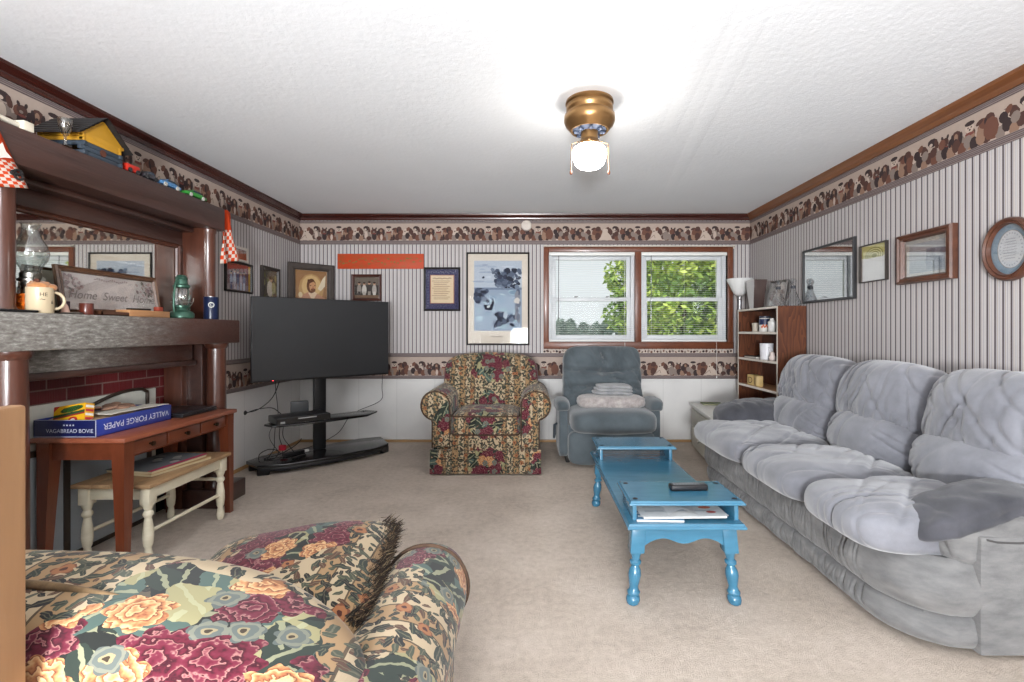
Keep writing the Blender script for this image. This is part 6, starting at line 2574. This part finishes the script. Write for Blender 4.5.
# ================================================================ CEILING LIGHT
M_brass = NT('antique_brass')
_n = M_brass.noise(M_brass.coord('Object'), 14, 3)
M_brass = M_brass.fin(M_brass.mix(_n, srgb((132, 98, 60)), srgb((172, 136, 92))), .30, .9)
LX, LY = .322, 2.60
t = thing('ceiling_light', 'brass ceiling light with a glowing white glass globe and two pull chains', 'lamp', (LX, LY, 2.03))
b = B()
b.lathe([(.128, ZC), (.130, ZC - .012), (.122, ZC - .020), (.126, ZC - .028), (.126, ZC - .050), (.120, ZC - .056), (.120, ZC - .064), (.137, ZC - .078), (.138, ZC - .105), (.128, ZC - .128), (.108, ZC - .150), (.102, ZC - .158), (.094, ZC - .158), (.092, ZC - .140), (.03, ZC - .140)], (LX, LY, 0), 48)
b.build('canopy', M_brass, t, angle=50)
b = B()
b.lathe([(.090, ZC - .150), (.060, ZC - .160), (.03, ZC - .165)], (LX, LY, 0), 32)
for k in range(8):
    a = k * PI / 4
    b.box(-.014, .014, -.008, .008, -.006, .006, bev=.002, M=Matrix.Translation((LX + .07 * math.cos(a), LY + .07 * math.sin(a), ZC - .165)) @ Matrix.Rotation(a, 4, 'Z'))
b.build('switch_housing', flat((66, 76, 96), .4), t)
b = B()
b.lathe([(.046, ZC - .150), (.046, ZC - .205), (.054, ZC - .212), (.058, ZC - .235), (.050, ZC - .240)], (LX, LY, 0), 32)
f = b.build('fitter', M_brass, t)
for k in range(3):
    a = .4 + k * 2 * PI / 3
    b = B()
    b.tube([(LX + .056 * math.cos(a), LY + .056 * math.sin(a), ZC - .226), (LX + .072 * math.cos(a), LY + .072 * math.sin(a), ZC - .226)], .005, 8)
    b.build('thumb_screw', M_brass, f)
M_globe = NT('glowing_glass')
M_globe.fin(srgb((255, 250, 240)), .4)
M_globe.p.inputs['Emission Color'].default_value = (1, .95, .88, 1)
M_globe.p.inputs['Emission Strength'].default_value = 25
b = B()
b.lathe([(.048, ZC - .234), (.068, ZC - .240), (.086, ZC - .254), (.092, ZC - .274), (.089, ZC - .305), (.078, ZC - .334), (.060, ZC - .352), (.032, ZC - .362), (.008, ZC - .365)], (LX, LY, 0), 36)
b.build('glass_globe', M_globe.mat, t, angle=60)
for s in (-1, 1):
    b = B()
    b.tube([(LX + s * .060, LY - .015, ZC - .22), (LX + s * .098, LY - .02, ZC - .235), (LX + s * .102, LY - .02, ZC - .38)], .0022, 6)
    ch_ = b.build('pull_chain', M_brass, t)
    b = B()
    b.lathe([(.003, 0), (.007, .006), (.007, .016), (.003, .022)], (LX + s * .102, LY - .02, ZC - .40), 12)
    b.build('chain_pull', wood('chain_pull_wood', (96, 50, 30), (140, 84, 54), (9, 9, 9), .4), ch_)

# ================================================================ FLORAL SOFA IN THE FOREGROUND (its back to the camera)
M_fl2 = floral('floral_tapestry_near', 2.2, L=.52, half=.16)
M_fl3 = floral('floral_tapestry_arm', 8.4, L=.50, half=.30)
NX0, NX1 = -1.62, -.155
ns = thing('floral_sofa', 'floral tapestry sofa in the left foreground, its back turned to the camera', 'sofa', ((NX0 + NX1) / 2, .95, 0))


def nback(q, co):
    co = co.copy()
    co.z += .018 * (1 - q.x ** 4) * max(0, q.z)
    co.z -= .075 * max(0.0, (q.x - .35) / .65) ** 2.4 * max(0, q.z)
    co.y += .004 * fbm(co.x * 6, co.z * 6, 2)
    co.z += .010 * fbm(co.x * 3.2, co.y * 4, 5) * max(0, q.z)
    return co


bx0, bx1 = NX0 + .12, -.262
b = B()
b.cush(((bx0 + bx1) / 2, .735, .56), (bx1 - bx0, .27, .48), 4.2, 30, disp=nback, M=Matrix.Rotation(.10, 4, 'X'))
bvh = BVHTree.FromBMesh(b.bm)
back = b.build('backrest', M_fl2, ns, angle=85, uvf=lambda c: (c.x + .02, c.y + c.z))


def on_back(x, ang):
    """a point on the cushion skin seen from inside its core at the given pitch"""
    core = Vector((x, .735, .62))
    d = Vector((0, -math.cos(ang), math.sin(ang)))
    hit = bvh.ray_cast(core + d * 1.0, -d)
    return hit[0]


pts = [on_back(bx0 + .04 + (bx1 - bx0 - .08) * k / 40, 1.50 - .40 * max(0.0, (k - 14) / 26)) for k in range(33)]
pts = [p + Vector((0, -.002, .003)) for p in pts if p is not None]
b = B()
pts[-6:] = [p + Vector((0, .0018 * k, -.0016 * k)) for k, p in enumerate(pts[-6:])]
b.tube(pts, [.0062] * (len(pts) - 6) + [.0062 - .0009 * k for k in range(6)], 10)
b.build('piping', fabric('tan_welt', (74, 58, 40), (128, 104, 74), 34, 300, .9, .2, .1), back, angle=80)
b = B()
b.box(NX0 + .12, -.30, .62, .80, .05, .55, bev=.03)
b.build('back_frame', M_fl2, ns)
b = B()
b.box(NX0 + .16, -.34, .78, 1.22, .06, .32, bev=.02)
b.build('base', M_fl3, ns)
for x0, x1 in ((NX0 + .20, -.87), (-.865, -.345)):
    b = B()
    b.cush(((x0 + x1) / 2, 1.02, .385), (x1 - x0, .52, .16), 5, 16, disp=seat_d)
    b.build('seat_cushion', M_fl3, ns, angle=85)
for s, xc in ((1, -.262), (-1, NX0 + .105)):
    R = .106
    zc = .530
    b = B()
    rows = []
    n = 34
    for i in range(n + 1):
        y = .66 + .60 * i / n
        sc = 1.0
        if i > n - 7:
            k = (i - (n - 7)) / 7
            sc = math.sqrt(max(0.0, 1 - (k * .62) ** 2.6))
        row = []
        for k in range(40):
            a = 2 * PI * k / 40
            rr = R * (1 + .035 * fbm(y * 5, math.cos(a) * 1.2, math.sin(a) * 1.2 + s)) * (.35 + .65 * sc if i > n - 7 else 1)
            row.append(Vector((xc + rr * math.cos(a), y, zc + rr * math.sin(a) * (1.0 if math.sin(a) > 0 else 1.0))))
        rows.append(row)
    cap = [Vector((xc, 1.262, zc)) for _ in range(40)]
    b.skin(rows + [[(p * .4 + Vector((xc, 1.262, zc)) * .6) for p in rows[-1]]], close_u=True)
    lox = (NX0 + NX1) / 2
    ctr = Vector((xc - lox, 0, zc))
    arm = b.build('arm_roll', M_fl3, ns, angle=85, uvf=lambda c, ctr=ctr: (c.y * 1.0 + .12, math.atan2(c.z - ctr.z, c.x - ctr.x) * R))
    b = B()
    b.tube([(xc + (R * .985) * math.cos(2 * PI * k / 40), 1.222 , zc + (R * .985) * math.sin(2 * PI * k / 40)) for k in range(40)], .0055, 8, closed=True)
    b.build('piping', M_welt, arm)
    b = B()
    b.box(xc - .075, xc + .075, .66, 1.20, .05, .50, bev=.02)
    b.build('arm_side', M_fl3, ns)
b = B()
rows = []
for z, o in ((.20, 0), (.10, .006), (.012, .014)):
    rows.append([Vector(p) for p in [(NX0 + .03 - o, .62 - o, z), (NX1 - .03 + o, .62 - o, z), (NX1 - .03 + o, 1.21 + o, z), (NX0 + .03 - o, 1.21 + o, z)]])
b.skin(rows, close_u=True)
b.build('skirt', M_fl3, ns, angle=70)

# fringed pillow on its seat
M_pil = floral('floral_tapestry_pillow', 14.2, L=.44, half=.05)
PM = Matrix.Translation((-.565, 1.10, .585)) @ Matrix.Rotation(-.10, 4, 'Y') @ Matrix.Rotation(.10, 4, 'X') @ Matrix.Rotation(.12, 4, 'Z')
pil = thing('throw_pillow', 'floral throw pillow with dark brush fringe on the foreground sofa', 'pillow', (-.545, 1.10, .47))


def pilf(q, co):
    co = co.copy()
    e = max(abs(q.x), abs(q.y))
    th = (1 - abs(q.x) ** 3.0) * (1 - abs(q.y) ** 3.0)
    co.z = (1 if q.z > 0 else -1) * (abs(q.z) ** .8) * (.012 + .085 * max(0.0, th) ** .6)
    pinch = 1 - .05 * (1 - min(abs(q.x), abs(q.y)) / max(e, 1e-4)) * e
    co.x *= pinch
    co.y *= pinch
    co.z += .006 * fbm(co.x * 9, co.y * 9, 3)
    return co


b = B()
b.cush((0, 0, 0), (.47, .45, .2), 9, 26, disp=pilf)
bmesh.ops.transform(b.bm, matrix=PM, verts=b.bm.verts)
b.build('cover', M_pil, pil, angle=85, uvf=lambda c: (c.x, c.y))
fr_m = [flat((56, 44, 36), .95), flat((92, 74, 54), .95), flat((36, 30, 26), .95), flat((146, 126, 96), .95)]
t = bmesh.new()
rnd = random.Random(21)
for k in range(3600):
    s = rnd.random() * 4 if k % 2 else rnd.random()
    side, u = int(s), (s - int(s)) * 2 - 1
    ex, ey = .228, .218
    if side == 0:
        p, o = Vector((ex, u * ey, 0)), Vector((1, 0, 0))
    elif side == 1:
        p, o = Vector((-ex, u * ey, 0)), Vector((-1, 0, 0))
    elif side == 2:
        p, o = Vector((u * ex, ey, 0)), Vector((0, 1, 0))
    else:
        p, o = Vector((u * ex, -ey, 0)), Vector((0, -1, 0))
    if side == 0:
        p.x *= rnd.uniform(.87, 1.0)
    p = p * (.985 if abs(u) < .9 else .965) + Vector((0, 0, rnd.uniform(-.008, .014)))
    d = (o + Vector((rnd.uniform(-.7, .7), rnd.uniform(-.7, .7), rnd.uniform(-.3, 1.0)))).normalized()
    if side == 0:
        p.z += rnd.uniform(0, .030) * (.228 - p.x) / .03
        d = (d + Vector((0, 0, .5))).normalized()
    ln = rnd.uniform(.018, .034) * (1.5 if side == 0 else 1)
    w = d.cross(Vector((rnd.uniform(-1, 1), rnd.uniform(-1, 1), rnd.uniform(-1, 1)))).normalized() * rnd.uniform(.0012, .0022)
    v2 = d.cross(w).normalized() * .0012
    q = p + d * ln + Vector((0, 0, -.25 * ln))
    vs = [t.verts.new(PM @ x) for x in (p - w, p + w, p + v2, q)]
    for f in ((0, 1, 3), (1, 2, 3), (2, 0, 3)):
        t.faces.new([vs[i] for i in f]).material_index = k % 4
b = B()
b.add(t, None)
fr = b.build('fringe', fr_m, pil, smooth=False)
fr['kind'] = 'stuff'

# pine cabinet at the left picture edge
M_pine = wood('pale_pine', (136, 98, 66), (164, 126, 90), (14, 14, 1.3), .45, .1, .15)
M_pinetop = wood('pale_pine_top', (128, 90, 58), (158, 120, 82), (14, 1.6, 14), .42, .1, .15)
QX0, QX1, QY0, QY1, QZ = -.98, -.602, .12, .575, 1.092
t = thing('cabinet', 'pale pine cabinet at the left picture edge, right beside the foreground sofa', 'cabinet', ((QX0 + QX1) / 2, (QY0 + QY1) / 2, 0))
b = B()
b.box(QX1 - .02, QX1, QY0, QY1, 0, QZ, bev=.004)
b.build('side_panel', M_pine, t)
b = B()
b.box(QX0, QX0 + .02, QY0, QY1, 0, QZ, bev=.004)
b.build('side_panel', M_pine, t)
b = B()
b.box(QX0 + .02, QX1 - .02, QY0 + .01, QY1 - .004, QZ - .024, QZ - .004, bev=.003)
b.build('top', M_pinetop, t)
b = B()
b.box(QX0 + .02, QX1 - .02, QY1 - .02, QY1 - .008, .04, QZ - .024)
b.build('back_panel', M_pine, t)
for z in (.06, .40, .72):
    b = B()
    b.box(QX0 + .02, QX1 - .02, QY0 + .01, QY1 - .02, z, z + .02)
    b.build('shelf', M_pine, t)
